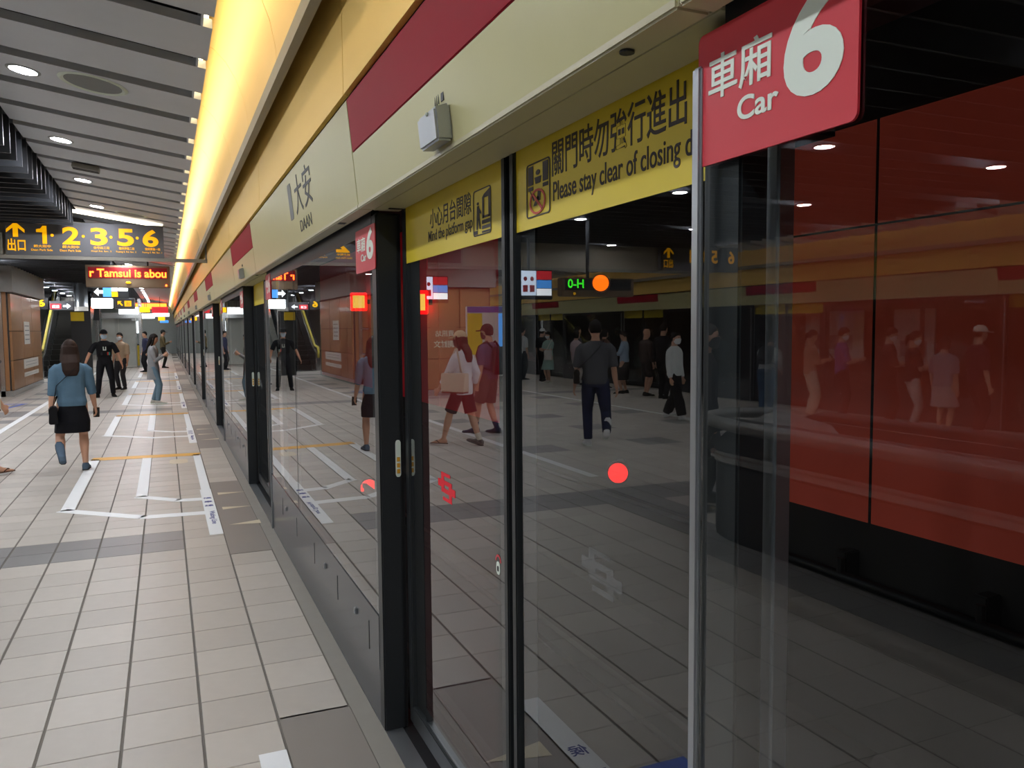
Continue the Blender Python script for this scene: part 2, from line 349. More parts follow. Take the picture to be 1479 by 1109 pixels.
# ------------------------------------------------------------------ platform screen doors (local x = X-0.8, local y = Y-3.245)
EMB = [(-.9,-.1),(-.9,.4),(-.55,.4),(-.55,.95),(.4,.95),(.4,.72),(-.28,.72),(-.28,.42),(.55,.42),(.55,.12),(-.25,.12),(-.25,-.1)]
EMBS = [EMB, [(-a, -b) for a, b in EMB]]
U, W = (0, -1, 0), (0, 0, 1)
mat_film('frosted_film', 'c4c8c8', .07); mat_film('red_lit_film', 'ff2038', .75); mat_film('red_haze_film', 'c8706a', .045); mat_film('red_haze_film_far', 'c8706a', .03)  # red emblem film: red light from behind put into the colour
def fascia(z): return -.085-.0976*(z-2.175)            # fascia face, local x
def pictogram(kind, y0, y1, z0, z1, x, parent):
    fn = lambda a, b, t: (x-.0006-t, y0+(y1-y0)*a, z0+(z1-z0)*b)      # a from left (large y) to right
    ring = []
    o = roundrect(0, 1, 0, 1, .08); i = roundrect(.04, .96, .025, .975, .06)
    m = MB(); n = len(o)
    for k in range(n):
        j = (k+1) % n; m.prism([o[k], o[j], i[j], i[k]], fn, 0, .0006)
    def circ(ca, cb, ra, rb, nn=10): return [(ca+ra*math.cos(2*PI*k/nn), cb+rb*math.sin(2*PI*k/nn)) for k in range(nn)]
    if kind == 'door':
        P = [[(.08,.60),(.3,.60),(.3,.95),(.08,.95)], [(.7,.60),(.92,.60),(.92,.95),(.7,.95)], circ(.5,.80,.09,.05),
             [(.08,.5),(.3,.5),(.3,.57),(.08,.57)], [(.7,.5),(.92,.5),(.92,.57),(.7,.57)], [(.4,.6),(.6,.6),(.64,.72),(.36,.72)],
             [(.46,.28),(.6,.28),(.62,.48),(.5,.5)], [(.3,.2),(.42,.2),(.56,.34),(.48,.38)], [(.14,.52),(.17,.5),(.36,.3),(.3,.3)]]
    else:
        P = [[(.52,.35),(.62,.35),(.62,.86),(.52,.80)], [(.62,.78),(.96,.78),(.96,.95),(.62,.86)], [(.86,.35),(.96,.35),(.96,.78),(.86,.78)], [(.52,.35),(.96,.35),(.96,.40),(.52,.40)],
             [(.5,.23),(.96,.23),(.96,.31),(.5,.31)], [(.5,.12),(.96,.12),(.96,.19),(.5,.19)], [(.5,.04),(.96,.04),(.96,.08),(.5,.08)], [(.05,.04),(.25,.04),(.25,.12),(.05,.12)],
             circ(.27,.70,.06,.035), [(.2,.42),(.36,.42),(.34,.65),(.22,.65)], [(.18,.14),(.25,.14),(.3,.42),(.2,.42)], [(.36,.14),(.43,.14),(.36,.42),(.28,.42)], [(.34,.5),(.46,.46),(.46,.5),(.34,.6)]]
    for p in P: m.prism(p, fn, 0, .0006)
    m.build('pictogram', M['signtxt'], parent)
    if kind == 'door':
        m = MB(); nn = 18
        for k in range(nn):
            a, b = 2*PI*k/nn, 2*PI*(k+1)/nn
            q = lambda r, t: (.48+.34*r*math.cos(t), .27+.235*r*math.sin(t))
            m.prism([q(1, a), q(1, b), q(.82, b), q(.82, a)], lambda a_, b_, t: (x-.0014-t, y0+(y1-y0)*a_, z0+(z1-z0)*b_), 0, .0005)
        m.prism([(.25,.42),(.30,.45),(.72,.12),(.67,.09)], lambda a_, b_, t: (x-.0014-t, y0+(y1-y0)*a_, z0+(z1-z0)*b_), 0, .0005)
        m.build('prohibition_ring', M['prohib'], parent)
def make_leaf(far, emb, full=True):
    # y0 = meeting edge, y1 = outer edge
    t = thing('sliding_door', '', 'door')
    y0, y1 = (-1.125, -.03) if far else (-1.155, -2.225)
    s = 1 if far else -1; X = .105
    box(X, X+.012, y0+s*.02, y1-s*.045, .13, 2.33).build('pane', GLASS, t)
    if far and full: box(X+.0122, X+.0127, y0+s*.145, y1-s*.19, .17, 1.962).build('red_haze_film', MATS['red_haze_film'], t)  # haze of red tunnel light painted as a thin pink film
    box(X-.012, X+.03, y0, y0+s*.03, .05, 2.33).build('meeting_stile', M['frame'], t, bevel=.004)
    box(X-.006, X+.03, y1-s*.05, y1, .05, 2.33).build('outer_stile', M['alu'] if not far else M['frame'], t, bevel=.004)
    box(X-.008, X+.03, y0+s*.03, y1-s*.05, .05, .13).build('bottom_rail', M['frame'], t, bevel=.004)
    b = MB(); b.box(X+.0135, X+.016, y0+s*.03, y0+s*.115, .13, 2.33); b.box(X+.0135, X+.016, y1-s*.05, y1-s*.17, .13, 2.33); b.box(X+.0135, X+.016, y0+s*.115, y1-s*.17, .13, .17)
    b.build('frit_border', M['frit'], t)
    bd = box(X-.0025, X-.0005, y0+s*.03, y1-s*.05, 1.962, 2.25).build('warning_band', M['signyel'], t)
    xs = X-.003
    if full:
        if far:
            put_text('小心月台間隙', .07, .006, M['signtxt'], (xs, -.40, 2.062), U, W, bd, fit=.43, fith=.07)
            put_text('Mind the platform gap', .05, .004, M['signtxt'], (xs, -.38, 2.005), U, W, bd, fit=.46, fith=.05)
            pictogram('gap', -.85, -1.0, 1.985, 2.125, xs, bd)
        else:
            put_text('關門時勿強行進出', .075, .005, M['signtxt'], (xs, -1.41, 2.075), U, W, bd, fit=.565, fith=.088)
            put_text('Please stay clear of closing doors', .05, .006, M['signtxt'], (xs, -1.415, 2.0), U, W, bd, fit=.675, fith=.062)
            pictogram('door', -1.255, -1.40, 1.99, 2.13, xs, bd)
    yc = -.54 if far else -1.65
    m = MB()
    for p in EMBS: m.prism(p, lambda a, b, tt: (X-.0006-tt, yc-.104*a, 1.134+.053*b), 0, .0006)
    m.build('emblem', MATS[emb], t)
    if far and full:
        m = MB(); yy = -1.024
        for k in range(8):
            a, b = PI*k/8, PI*(k+1)/8
            m.prism([(math.cos(a), math.sin(a)), (math.cos(b), math.sin(b)), (.7*math.cos(b), .7*math.sin(b)), (.7*math.cos(a), .7*math.sin(a))], lambda a_, b_, tt: (X-.001-tt, yy+.022*a_, .995+.022*b_), 0, .0006)
        hs = m.build('handle_sticker', M['signred'], t)
        flatpoly([roundrect(yy-.014, yy+.014, .955, .995, .012)], lambda a, b, tt: (X-.001-tt, a, b)).build('keyhole_plate', M['signwhite'], hs)
        flatpoly([roundrect(yy-.006, yy+.006, .965, .982, .005)], lambda a, b, tt: (X-.002-tt, a, b)).build('keyhole', M['black'], hs)
    return t
def make_fixed(hazed=False):
    t = thing('glass_screen', '', 'glass screen')
    Yn, Yf, Yj = .07, 3.78, 2.32
    G_ = GLASS
    if hazed: box(.0122, .0127, Yn+.10, Yj-.06, .48, 2.1).build('red_haze_film', MATS['red_haze_film_far'], t)  # weaker pink film painting the same red light haze
    box(0, .012, Yn, Yj-.004, .48, 2.16).build('pane', G_, t); box(0, .012, Yj+.004, Yf+.07, .48, 2.16).build('pane', G_, t)
    box(-.001, .013, Yj-.004, Yj+.004, .48, 2.16).build('joint', M['frit'], t)
    b = MB(); b.box(.0135, .016, Yn, Yn+.10, .48, 2.16); b.box(.0135, .016, Yj-.05, Yj+.05, .48, 2.16); b.build('frit_border', M['frit'], t)
    box(-.004, .014, Yn, Yf+.075, .245, .478).build('kick_plate', M['kick'], t); box(0.0, .014, Yn, Yf+.075, .0, .241).build('lower_plate', M['kick'], t)
    b = MB()
    for y in (.25, .97, 1.69, 2.41, 3.13): b.box(-.0055, -.003, y, y+.008, .27, .40)
    b.build('slit', M['black'], t)
    for y in (.50, 1.30, 2.9): box(-.014, -.003, y, y+.03, .345, .375).build('latch', M['alu'], t, bevel=.003)
    box(-.003, .03, Yn, Yf, 2.1, 2.2).build('head_rail', M['frame'], t)
    box(-.002, .09, 0, .075, 0, 2.17).build('post', M['frame'], t, bevel=.006)
    box(.09, .102, .008, .06, 0, 2.17).build('gasket', M['black'], t)
    box(.015, .07, Yf-.017, Yf+.075, 0, 2.17).build('post', M['frame'], t, bevel=.004)
    box(-.012, -.001, Yf+.05, Yf+.073, .0, 2.11).build('silver_edge', M['alu'], t, bevel=.004)
    st = flatpoly([roundrect(-.004, .034, 1.085, 1.24, .015)], lambda a, b, tt: (.066+a*.6, .0-.0006-tt, b)).build('pill_sticker', M['signwhite'], t)
    m = MB()
    for k, z in enumerate((1.10, 1.125, 1.15)): m.box(.069, .082, -.0035, -.002, z, z+.018)
    m.build('sticker_marks', M['yellow_t'], st)
    return t
def make_header():
    t = thing('header_beam', '', 'header beam')
    def piece(ya, yb, nm, m, z0, z1, off):
        q = MB(); q.prism([(fascia(z0)-off, z0), (fascia(z1)-off, z1), (fascia(z1)+.03, z1), (fascia(z0)+.03, z0)], lambda a, b, y: (a, y, b), ya, yb); return q.build(nm, M[m], t, bevel=.0025)
    piece(-2.215, -.075, 'fascia_panel', 'cream', 2.178, 2.384, 0); piece(-2.215, -.075, 'red_panel', 'red', 2.386, 2.585, 0)
    piece(-.07, 3.78, 'fascia_panel', 'cream', 2.178, 2.585, 0)
    box(-.088, -.024, -2.215, -.075, 2.17, 2.19).build('soffit_panel', M['soffit'], t, bevel=.004); box(-.088, -.024, -.07, 3.78, 2.17, 2.19).build('soffit_panel', M['soffit'], t, bevel=.004)
    box(-.012, .098, -2.22, .0, 2.178, 2.2).build('door_head', M['soffit'], t, bevel=.003)
    box(.145, .19, -2.25, .1, 2.0, 2.5).build('track_cover', M['black'], t)
    b = MB(); b.box(-.05, .3, -2.22, 3.785, 2.2, 2.56); b.box(.3, .32, -2.22, 3.785, 2.2, 4.3); b.build('housing', M['black'], t)
    MB().disc((-.06, -2.03, 2.169), (0, 1, 0), (1, 0, 0), .013, .004, 12).build('sensor_hole', M['black'], t)
    box(-.075, -.045, .35, .40, 2.1685, 2.1705).build('access_slot', M['black'], t); box(.03, .09, -.1, -.085, 2.1735, 2.1755).build('access_slot', M['black'], t)
    return t
def make_indicator():
    t = thing('door_indicator', '', 'indicator lamp')
    b = MB(); fx = fascia(2.23)
    b.prism([(0, 2.178+.015), (.045, 2.19), (.045, 2.275), (0, 2.29)], lambda a, z, y: (fascia(z)-a, y, z), -1.21, -1.055)
    b.build('case', M['alu'], t, bevel=.006)
    MB().ball((fascia(2.27)-.046, -1.15, 2.268), .005).build('led', M['signwhite'], t)
    b = MB(); b.box(fascia(2.32)-.001, fascia(2.32)+.004, -1.17, -1.148, 2.305, 2.327)
    for y in (-1.125, -1.11, -1.095): b.box(fascia(2.32)-.001, fascia(2.32)+.004, y-.004, y, 2.305, 2.33)
    b.build('markings', M['dark'], t)
    return t
def make_car_sign(num, far):
    t = thing('car_number_sign', '', 'sign')
    ya, yb = (.355, .0) if far else (-2.158, -2.482)
    z0, z1 = (1.945, 2.13) if far else (1.953, 2.156)
    flatpoly([roundrect(yb, ya, z0, z1, .012)], lambda a, b, tt: (-.006+tt*5, a, b)).build('plate', M['signred'], t)
    x = -.0068; w = ya-yb; h = z1-z0; P = lambda u, v: (x, ya-u*w, z0+v*h)
    put_text('車廂', .1, .012, M['signwhite'], P(.085, .47), U, W, t, fit=.44*w, fith=.33*h)
    put_text('Car', .05, .02, M['signwhite'], P(.30, .245), U, W, t, fit=.27*w, fith=.17*h)
    put_text(num, .1, .035, M['signwhite'], P(.60, .245), U, W, t, fit=.33*w, fith=.70*h)
    return t

def psd():
    north = -10.6
    leafF, leafN, fix, head, ind = make_leaf(True, 'red_lit_film'), make_leaf(False, 'frosted_film'), make_fixed(), make_header(), make_indicator()
    leafF2, leafN2 = make_leaf(True, 'frosted_film', False), make_leaf(False, 'frosted_film', False)
    sF, sN = make_car_sign('6', True), make_car_sign('6', False)
    def place(o, loc, rz, label, group): o.location = loc; o.rotation_euler = (0, 0, rz); o['label'] = label; o['group'] = group
    ords = ['nearest', 'second', 'third', 'fourth', 'fifth', 'sixth', 'seventh', 'eighth', 'ninth', 'tenth', 'eleventh', 'twelfth']
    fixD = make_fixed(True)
    used = set()
    def put(o, loc, rz, label, group):
        if o.name in used: dup(o, loc, rz, label, group)
        else: used.add(o.name); place(o, loc, rz, label, group)
    for k in range(-1, 12):
        y = 3.245+6*k; loc = (.8, y, 0); n = ords[k] if k >= 0 else None
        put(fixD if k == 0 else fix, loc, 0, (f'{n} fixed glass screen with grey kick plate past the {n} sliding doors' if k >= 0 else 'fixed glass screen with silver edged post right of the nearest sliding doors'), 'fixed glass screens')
        put(head, loc, 0, (f'{n} length of cream header beam with red panel above the sliding doors' if k >= 0 else 'length of header beam over the glass at the right'), 'header beams')
        if k >= 0:
            a, b = (leafF, leafN) if k == 0 else (leafF2, leafN2)
            put(a, loc, 0, 'nearest sliding door leaf with mind the gap band and emblem tinted red as if backlit' if k == 0 else f'far leaf of the {n} pair of sliding doors', 'sliding door leaves')
            put(b, loc, 0, 'nearest sliding door leaf with stay clear band and frosted emblem' if k == 0 else f'near leaf of the {n} pair of sliding doors', 'sliding door leaves')
            put(ind, loc, 0, f'small grey indicator box on beam above the {n} sliding doors', 'door indicator boxes')
            put(sF, loc, 0, 'small looking red car 6 sign left of the nearest sliding doors' if k == 0 else f'red car number sign beyond the {n} sliding doors', 'car number signs')
            put(sN, loc, 0, 'large red car 6 sign on glass at the upper right' if k == 0 else f'red car number sign before the {n} sliding doors', 'car number signs')
    for k in range(0, 7):
        y = .5+6*k; loc = (north, y, 0); n = ords[k]
        dup(fix, loc, PI, f'{n} fixed glass screen of the opposite platform edge behind the crowd', 'opposite glass screens')
        dup(head, loc, PI, f'{n} cream and red header beam of the opposite platform edge', 'opposite header beams')
        dup(leafF2, loc, PI, f'{n} sliding door leaf of the opposite edge, right one in mirror', 'opposite door leaves')
        dup(leafN2, loc, PI, f'{n} sliding door leaf of the opposite edge, left one in mirror', 'opposite door leaves')
    thr = tag(box(.80, .876, -6, 90, -.004, .004).build('trim_3', M['alu']), kind='structure')
    b = MB(); b.box(.876, .95, -6, 90, -.004, .0); tag(b.build('trim_4', M['frame']), kind='structure')
    # station name on the nearest white fascia
    t = thing('station_name', 'black station name lettering on cream beam left of the small indicator', 'lettering', (.8, 0, 0))
    tiltW = V((-.0976, 0, 1)).normalized()
    def on(y, z): return (fascia(z)-.0015, y, z)
    put_text('大', .2, .0, M['dark'], on(4.63, 2.335), U, tiltW, t, fit=.24, fith=.2)
    put_text('安', .2, .0, M['dark'], on(4.34, 2.335), U, tiltW, t, fit=.24, fith=.2)
    put_text('DAAN', .07, .0, M['dark'], on(4.56, 2.235), U, tiltW, t, fit=.36, fith=.06)
    q = MB(); q.prism(roundrect(4.74, 4.86, 2.33, 2.53, .02), lambda y, z, tt: (fascia(z)-.001-tt, y, z), 0, .001); q.build('line_badge', M['speak'], t)
psd()

# ------------------------------------------------------------------ ceiling
ZC, XC, KT = 3.33, .295, -.148
def zt(x): return ZC+KT*(x-XC)
def ceiling():
    c = tag(box(-14.6, 4.95, -6, 90, 4.0, 4.3).build('ceiling', M['recess']), kind='structure')
    # tilted slats on both sides
    xl = -1.17; n = 110
    def slat(xa, xb, name='slat', flip=False):
        f = (lambda a, b, t: (a, t, b)) if not flip else (lambda a, b, t: (-9.8-a, t, b))
        return MB().prism([(xa, zt(xa)), (xb, zt(xb)), (xb, zt(xb)+.05), (xa, zt(xa)+.05)], f, 0, .56).mesh(name, M['slat'])
    sm, so = slat(xl, XC), slat(xl, XC, flip=True)
    for k in range(-12, n): link('slat', sm, c, (0, 4.76+.735*k, 0))
    for k in range(-12, 50): link('slat', so, c, (0, 4.76+.735*k, 0))
    MB().prism([(xl, zt(xl)+.16), (XC, zt(XC)+.16), (XC, zt(XC)+.18), (xl, zt(xl)+.18)], lambda a, b, t: (a, t, b), -6, 90).build('slat_backing', M['recess'], c)
    MB().prism([(xl, zt(xl)+.16), (XC, zt(XC)+.16), (XC, zt(XC)+.18), (xl, zt(xl)+.18)], lambda a, b, t: (-9.8-a, t, b), -6, 90).build('slat_backing', M['recess'], c)
    # dark hanging fins over the middle
    fm = MB().box(-8.6, -1.19, 0, .025, 3.27, 3.60).mesh('fin', M['fin'])
    for k in range(-18, 32): link('fin', fm, c, (0, 3.4+.33*k, 0))
    for k in range(0, 70): link('fin', fm, c, (0, 15.0+.5*k, .15))
    # gold cove (both sides) and gold wall
    prof = [(.238, 3.62), (.30, 3.61), (.37, 3.57), (.44, 3.495), (.50, 3.39), (.545, 3.27), (.57, 3.14), (.575, 3.035)]
    P = prof+[(a+.012, b+.012) for a, b in reversed(prof)]
    for flip, nn, kk in ((0, 60, 'cove_panel'), (1, 24, 'cove_panel')):
        f = (lambda a, b, t: (a, t, b)) if not flip else (lambda a, b, t: (-9.8-a, t, b))
        me = MB().prism(P, f, .003, 1.497).mesh('cove_panel', M['gold'], True); me.set_sharp_from_angle(angle=.9)
        for k in range(-4, nn): link('cove_panel', me, c, (0, 4.35+1.5*k, 0))
        MB().prism([(.262, 3.43), (.282, 3.415), (.282, 3.435), (.262, 3.445)], f, -6, 90).build('cove_strip_lamp', M['covelamp'], c)
        MB().prism([(.235, zt(.235)+.002), (.247, zt(.247)+.002), (.247, 3.63), (.235, 3.63)], f, -6, 90).build('slat_light_stop', M['slat'], c)  # plate added to stop strip lamp light spilling into the slat gaps
        MB().prism([(.558, 2.965), (.6, 2.965), (.6, 3.04), (.558, 3.04)], f, -6, 90).build('cove_lip', M['lipgrey'], c)
        gw = MB().prism([(.668, 2.607), (.668, 3.35), (.69, 3.35), (.69, 2.607)], f, .004, 2.996).mesh('gold_wall_panel', M['goldwall'])
        for k in range(-3, 30 if not flip else 14): link('gold_wall_panel', gw, c, (0, .19+3.0*k, 0))
        MB().prism([(.705, 2.58), (.72, 2.58), (.72, 4.0), (.705, 4.0)], f, -6, 90).build('back_lining', M['black'], c)
        MB().prism([(.6, 3.35), (.705, 3.35), (.705, 3.37), (.6, 3.37)], f, -6, 90).build('gap_lining', M['black'], c)
ceiling()

def downlights():
    proto = thing('downlight', 'round', 'ceiling light')
    n = 24; ring = [(math.cos(2*PI*i/n), math.sin(2*PI*i/n)) for i in range(n)]
    MB().loft([[V((a*r_, b*r_, z_)) for a, b in ring] for r_, z_ in ((.078, -.004), (.085, -.001), (.085, .003))]).build('lens', M['lamp'], proto)
    b = MB()
    for i in range(n):
        j = (i+1) % n; b.add([(ring[i][0]*.086, ring[i][1]*.086, .004), (ring[j][0]*.086, ring[j][1]*.086, .004), (ring[j][0]*.108, ring[j][1]*.108, .004), (ring[i][0]*.108, ring[i][1]*.108, .004),
               (ring[i][0]*.086, ring[i][1]*.086, -.006), (ring[j][0]*.086, ring[j][1]*.086, -.006), (ring[j][0]*.108, ring[j][1]*.108, -.003), (ring[i][0]*.108, ring[i][1]*.108, -.003)], [(4,5,6,7),(0,4,5,1),(3,7,6,2)])
    b.build('trim_ring', M['ring'], proto)
    first = True
    def put(x, y, z, tiltx, label, group):
        nonlocal first
        o = proto if first else dup(proto)
        first = False
        o.location = (x, y, z); o.rotation_euler = (0, tiltx, 0); o['label'] = label; o['group'] = group
    a = math.atan(.148)
    ordn = ['first', 'second', 'third', 'fourth', 'fifth', 'sixth', 'seventh', 'eighth', 'ninth', 'tenth']
    for k in range(-5, 27):
        y = 6.53+2.205*k
        lab = f'{ordn[k]} round downlight from the camera in the grey slat ceiling' if 0 <= k < 10 else ('round downlight in the far slat ceiling beyond the exit sign' if k >= 10 else 'round downlight in slat ceiling behind or above the camera')
        put(-.83, y, zt(-.83)-.001, a, lab, 'downlights in the near slat ceiling')
    for k in range(-3, 18): put(-3.75, 5.5+2.45*k, 3.258, 0, f'{ordn[k]} downlight from the camera in the nearer row among dark fins' if 0 <= k < 8 else 'round downlight in the nearer row among dark fins over the platform middle', 'nearer downlights among the dark fins')
    for k in range(-4, 16): put(-6.05, 8.2+2.63*k, 3.258, 0, f'{ordn[k]} downlight from the camera in the farther row among dark fins' if 0 <= k < 8 else 'round downlight in the farther row among dark fins over the platform middle', 'farther downlights among the dark fins')
    for k in range(-3, 16): put(-8.97, 4.5+2.6*k, zt(-.83)-.001, -a, f'{ordn[k]} downlight from the camera in the opposite slat ceiling' if 0 <= k < 6 else 'round downlight in the opposite slat ceiling, seen in the glass', 'downlights of the opposite slat ceiling')
    t = thing('ceiling_speaker', 'large round ceiling speaker grille beside the first downlight', 'speaker', (-.4, 6.47, zt(-.4)-.001)); t.rotation_euler = (0, a, 0)
    n = 32; rg = [(math.cos(2*PI*i/n), math.sin(2*PI*i/n)) for i in range(n)]
    MB().loft([[V((p*.185, q*.185, -.002)) for p, q in rg], [V((p*.185, q*.185, .003)) for p, q in rg]]).build('grille', M['speak'], t)
    b = MB()
    for i in range(n):
        j = (i+1) % n; P = lambda k, r, z: (rg[k][0]*r, rg[k][1]*r, z)
        b.add([P(i, .186, -.001), P(j, .186, -.001), P(j, .205, -.010), P(i, .205, -.010), P(j, .225, -.001), P(i, .225, -.001)], [(0, 1, 2, 3), (3, 2, 4, 5)])
    b.build('rim', M['signwhite'], t)
    t2 = dup(t, (-.4, 6.53+2.205*3.1, zt(-.4)-.001), None, 'farther round ceiling speaker grille near the exit sign'); t2.rotation_euler = (0, a, 0)
    t = thing('ceiling_vent', 'small black box grille hanging between first downlights of slat ceiling', 'vent', (-.72, 9.9, zt(-.72)-.05)); t.rotation_euler = (0, a, 0)
    box(-.13, .13, -.09, .09, 0, .05).build('box', M['lipgrey'], t, bevel=.004)
    for y in (-.05, .02): box(-.125, .125, y, y+.03, -.004, 0).build('slot', M['black'], t)
downlights()

# ------------------------------------------------------------------ hanging signs
def signs():
    # bulkhead with strip light and exit sign
    b = MB(); b.prism([(-8.5, 2.6), (.03, 2.83), (.03, zt(.03)-.02), (-1.3, zt(-1.3)-.02), (-8.5, 3.6)], lambda a, z, t: (a, 14.06+t, z), 0, .25)
    tag(box(-8.5, .03, 14.06, 14.3, 2.85, 3.37).build('trim_5', M['bulk']), kind='structure')
    t = thing('strip_light', 'long white strip light above the yellow exit numbers sign', 'light', (0, 14.0, 0))
    MB().prism([(-1.32, zt(-1.32)-.055), (.03, zt(.03)-.055), (.03, zt(.03)-.01), (-1.32, zt(-1.32)-.01)], lambda a, z, y: (a, y, z), -.07, -.02).build('tube', M['strip'], t)
    MB().prism([(-1.32, zt(-1.32)-.12), (.03, zt(.03)-.12), (.03, zt(.03)-.057), (-1.32, zt(-1.32)-.057)], lambda a, z, y: (a, y, z), -.05, .05).build('housing', M['dark'], t)
    t = thing('exit_sign', 'grey hanging sign with arrow and yellow exit numbers 1 2 3 5 6', 'sign', (0, 13.9, 0))
    box(-2.1, .035, 0, .12, 2.84, 3.345).build('board', M['board'], t, bevel=.004)
    X_, Z_ = (1, 0, 0), (0, 0, 1); f = lambda px: (px-237)/227*2.13+.035
    yb = -.003
    arrow = [(0, 1), (1, .42), (1, .25), (.62, .5), (.62, 0), (.38, 0), (.38, .5), (0, .25), (0, .42)]
    m = MB(); m.prism([(.5, 1), (1, .5), (1, .28), (.64, .62), (.64, 0), (.36, 0), (.36, .62), (0, .28), (0, .5)], lambda a, b_, tt: (-2.085+.235*a, yb-tt, 3.1+.22*b_), 0, .002); m.build('arrow', M['amber'], t)
    put_text('出口', .1, .02, M['amber'], (-2.075, yb, 2.895), X_, Z_, t, fit=.23, fith=.18)
    for ch, px, w in (('1', 52, 13), ('2', 88, 25), ('3', 128, 25), ('5', 167, 25), ('6', 205, 24)):
        if ch == '1':
            m = MB(); m.prism([(0, .80), (.32, .84), (.50, 1), (.80, 1), (.80, 0), (.46, 0), (.46, .64), (0, .64)], lambda a, b_, tt: (f(px)+.17*a, yb-tt, 3.01+.265*b_), 0, .002); m.build('lettering', M['amber'], t)
        else: put_text(ch, .2, .03, M['amber'], (f(px), yb, 3.01), X_, Z_, t, fit=w/227*2.13, fith=.265)
    for px in (74, 118, 158, 197): MB().disc((f(px), yb, 3.14), X_, Z_, .022, .002, 14).build('dot', M['amber'], t)
    for px, s1, s2 in ((44, '師大附中', 'Daan Park Side'), (84, '師大附中', 'Daan Park Side'), (128, '信義路三段', 'Xinyi Rd. Sec. 3'), (165, '復興南路二段', 'Fuxing S. Rd. Sec. 2'), (204, '復興南路一段', 'Fuxing S. Rd. Sec. 1')):
        put_text(s1, .05, .01, M['amber'], (f(px+4), yb, 2.955), X_, Z_, t, fit=.22, fith=.04)
        put_text(s2, .05, .005, M['amber'], (f(px), yb, 2.905), X_, Z_, t, fit=.28, fith=.03)
    box(-8.5, .72, -.0, .06, 2.785, 2.838).build('bottom_bar', M['lipgrey'], t)
    t = thing('exit_sign', 'grey hanging exit sign over the opposite platform side, mirrored by silver post', 'sign', (-7.5, 13.9, 0))
    box(-2.1, .035, 0, .12, 2.84, 3.345).build('board', M['board'], t, bevel=.004)
    m = MB(); m.prism([(.5, 1), (1, .5), (1, .28), (.64, .62), (.64, 0), (.36, 0), (.36, .62), (0, .28), (0, .5)], lambda a, b_, tt: (-.26+.235*a, yb-tt, 3.1+.22*b_), 0, .002); m.build('arrow', M['amber'], t)
    put_text('出口', .1, .02, M['amber'], (-.25, yb, 2.895), X_, Z_, t, fit=.22, fith=.18)
    for k, ch in enumerate('6531'): put_text(ch, .2, .03, M['amber'], (-2.0+.43*k, yb, 3.01), X_, Z_, t, fith=.265)
    t = thing('blank_sign_panel', 'dark framed panel at photo left edge, left of the exit arrow', 'sign', (0, 13.88, 0))
    box(-3.2, -2.14, 0, .1, 2.84, 3.16).build('frame', M['lipgrey'], t); box(-3.16, -2.19, -.008, 0, 2.88, 3.12).build('face', M['dark'], t)
    t = thing('smoke_curtain', 'thin framed glass smoke curtain between exit sign and gold cove', 'glass screen', (0, 13.95, 0))
    box(.04, .655, 0, .01, 2.84, 3.32).build('pane', GLASS, t); box(.64, .665, -.01, .02, 2.785, 3.3).build('frame', M['lipgrey'], t)
    # LED display
    t = thing('led_display', 'red scrolling LED display below the exit numbers sign', 'display', (0, 22.2, 0))
    box(-1.72, .17, 0, .25, 2.78, 3.32).build('case', M['ledcase'], t, bevel=.01); box(-1.66, .11, -.006, 0, 3.0, 3.27).build('matrix', M['ledback'], t)
    put_text('r Tamsui is abou', .2, .025, M['ledtxt'], (-1.63, -.008, 3.03), X_, Z_, t, fit=1.72, fith=.2)
    MB().ball((-.78, -.01, 2.9), .06, .03, .03).build('lamp', M['lityel'], t); MB().ball((.08, -.01, 2.84), .025).build('lamp', M['ledtxt'], t)
    box(-1.2, -1.16, .1, .14, 3.32, 4).build('hanger', M['dark'], t); box(-.35, -.31, .1, .14, 3.32, 4).build('hanger', M['dark'], t)
    # directional sign with pictograms
    t = thing('direction_sign', 'dark sign with white arrow and blue yellow pictograms below LED display', 'sign', (0, 24.6, 0))
    box(-1.75, -.87, 0, .1, 2.6, 2.92).build('board', M['dark'], t)
    m = MB(); m.prism([(0, .5), (.5, 1), (.5, .7), (1, .7), (1, .3), (.5, .3), (.5, 0)], lambda a, b_, tt: (-1.72+.22*a, -.003-tt, 2.66+.22*b_), 0, .003); m.build('arrow', M['litwhite'], t)
    box(-1.5, -1.3, -.006, 0, 2.64, 2.89).build('pictogram', M['litblue'], t); box(-1.29, -1.14, -.006, 0, 2.64, 2.77).build('pictogram', M['lityel'], t)
    box(-1.29, -1.14, -.006, 0, 2.79, 2.89).build('pictogram', M['litwhite'], t); box(-1.12, -.89, -.006, 0, 2.8, 2.88).build('pictogram', M['litwhite'], t)
    for x in (-1.6, -1.0): box(x, x+.03, .03, .06, 2.92, 4).build('hanger', M['dark'], t)
    t = thing('lit_panel', 'blank glowing white sign panel right of the escalator', 'sign', (0, 26, 0)); box(-1.9, -1.34, 0, .1, 2.36, 2.66).build('case', M['litwhite'], t, bevel=.02)
    for x in (-1.75, -1.5): box(x, x+.02, .04, .06, 2.66, 4).build('hanger', M['dark'], t)
    t = thing('exit_arrow_sign', 'grey framed sign with yellow diagonal arrow and exit character', 'sign', (0, 26, 0))
    box(-1.3, -.76, 0, .1, 2.34, 2.66).build('frame', M['alu'], t, bevel=.01); box(-1.28, -.78, -.006, 0, 2.36, 2.64).build('face', M['board'], t)
    m = MB(); m.prism([(0, 1), (.8, 1), (.5, .75), (1, .2), (.8, 0), (.28, .55), (0, .2)], lambda a, b_, tt: (-1.22+.14*a, -.008-tt, 2.43+.14*b_), 0, .003); m.build('arrow', M['lityel'], t)
    box(-1.04, -.86, -.010, -.006, 2.42, 2.58).build('character_block', M['lityel'], t); put_text('出', .1, .01, M['board'], (-1.0, -.012, 2.44), X_, Z_, t, fit=.1)
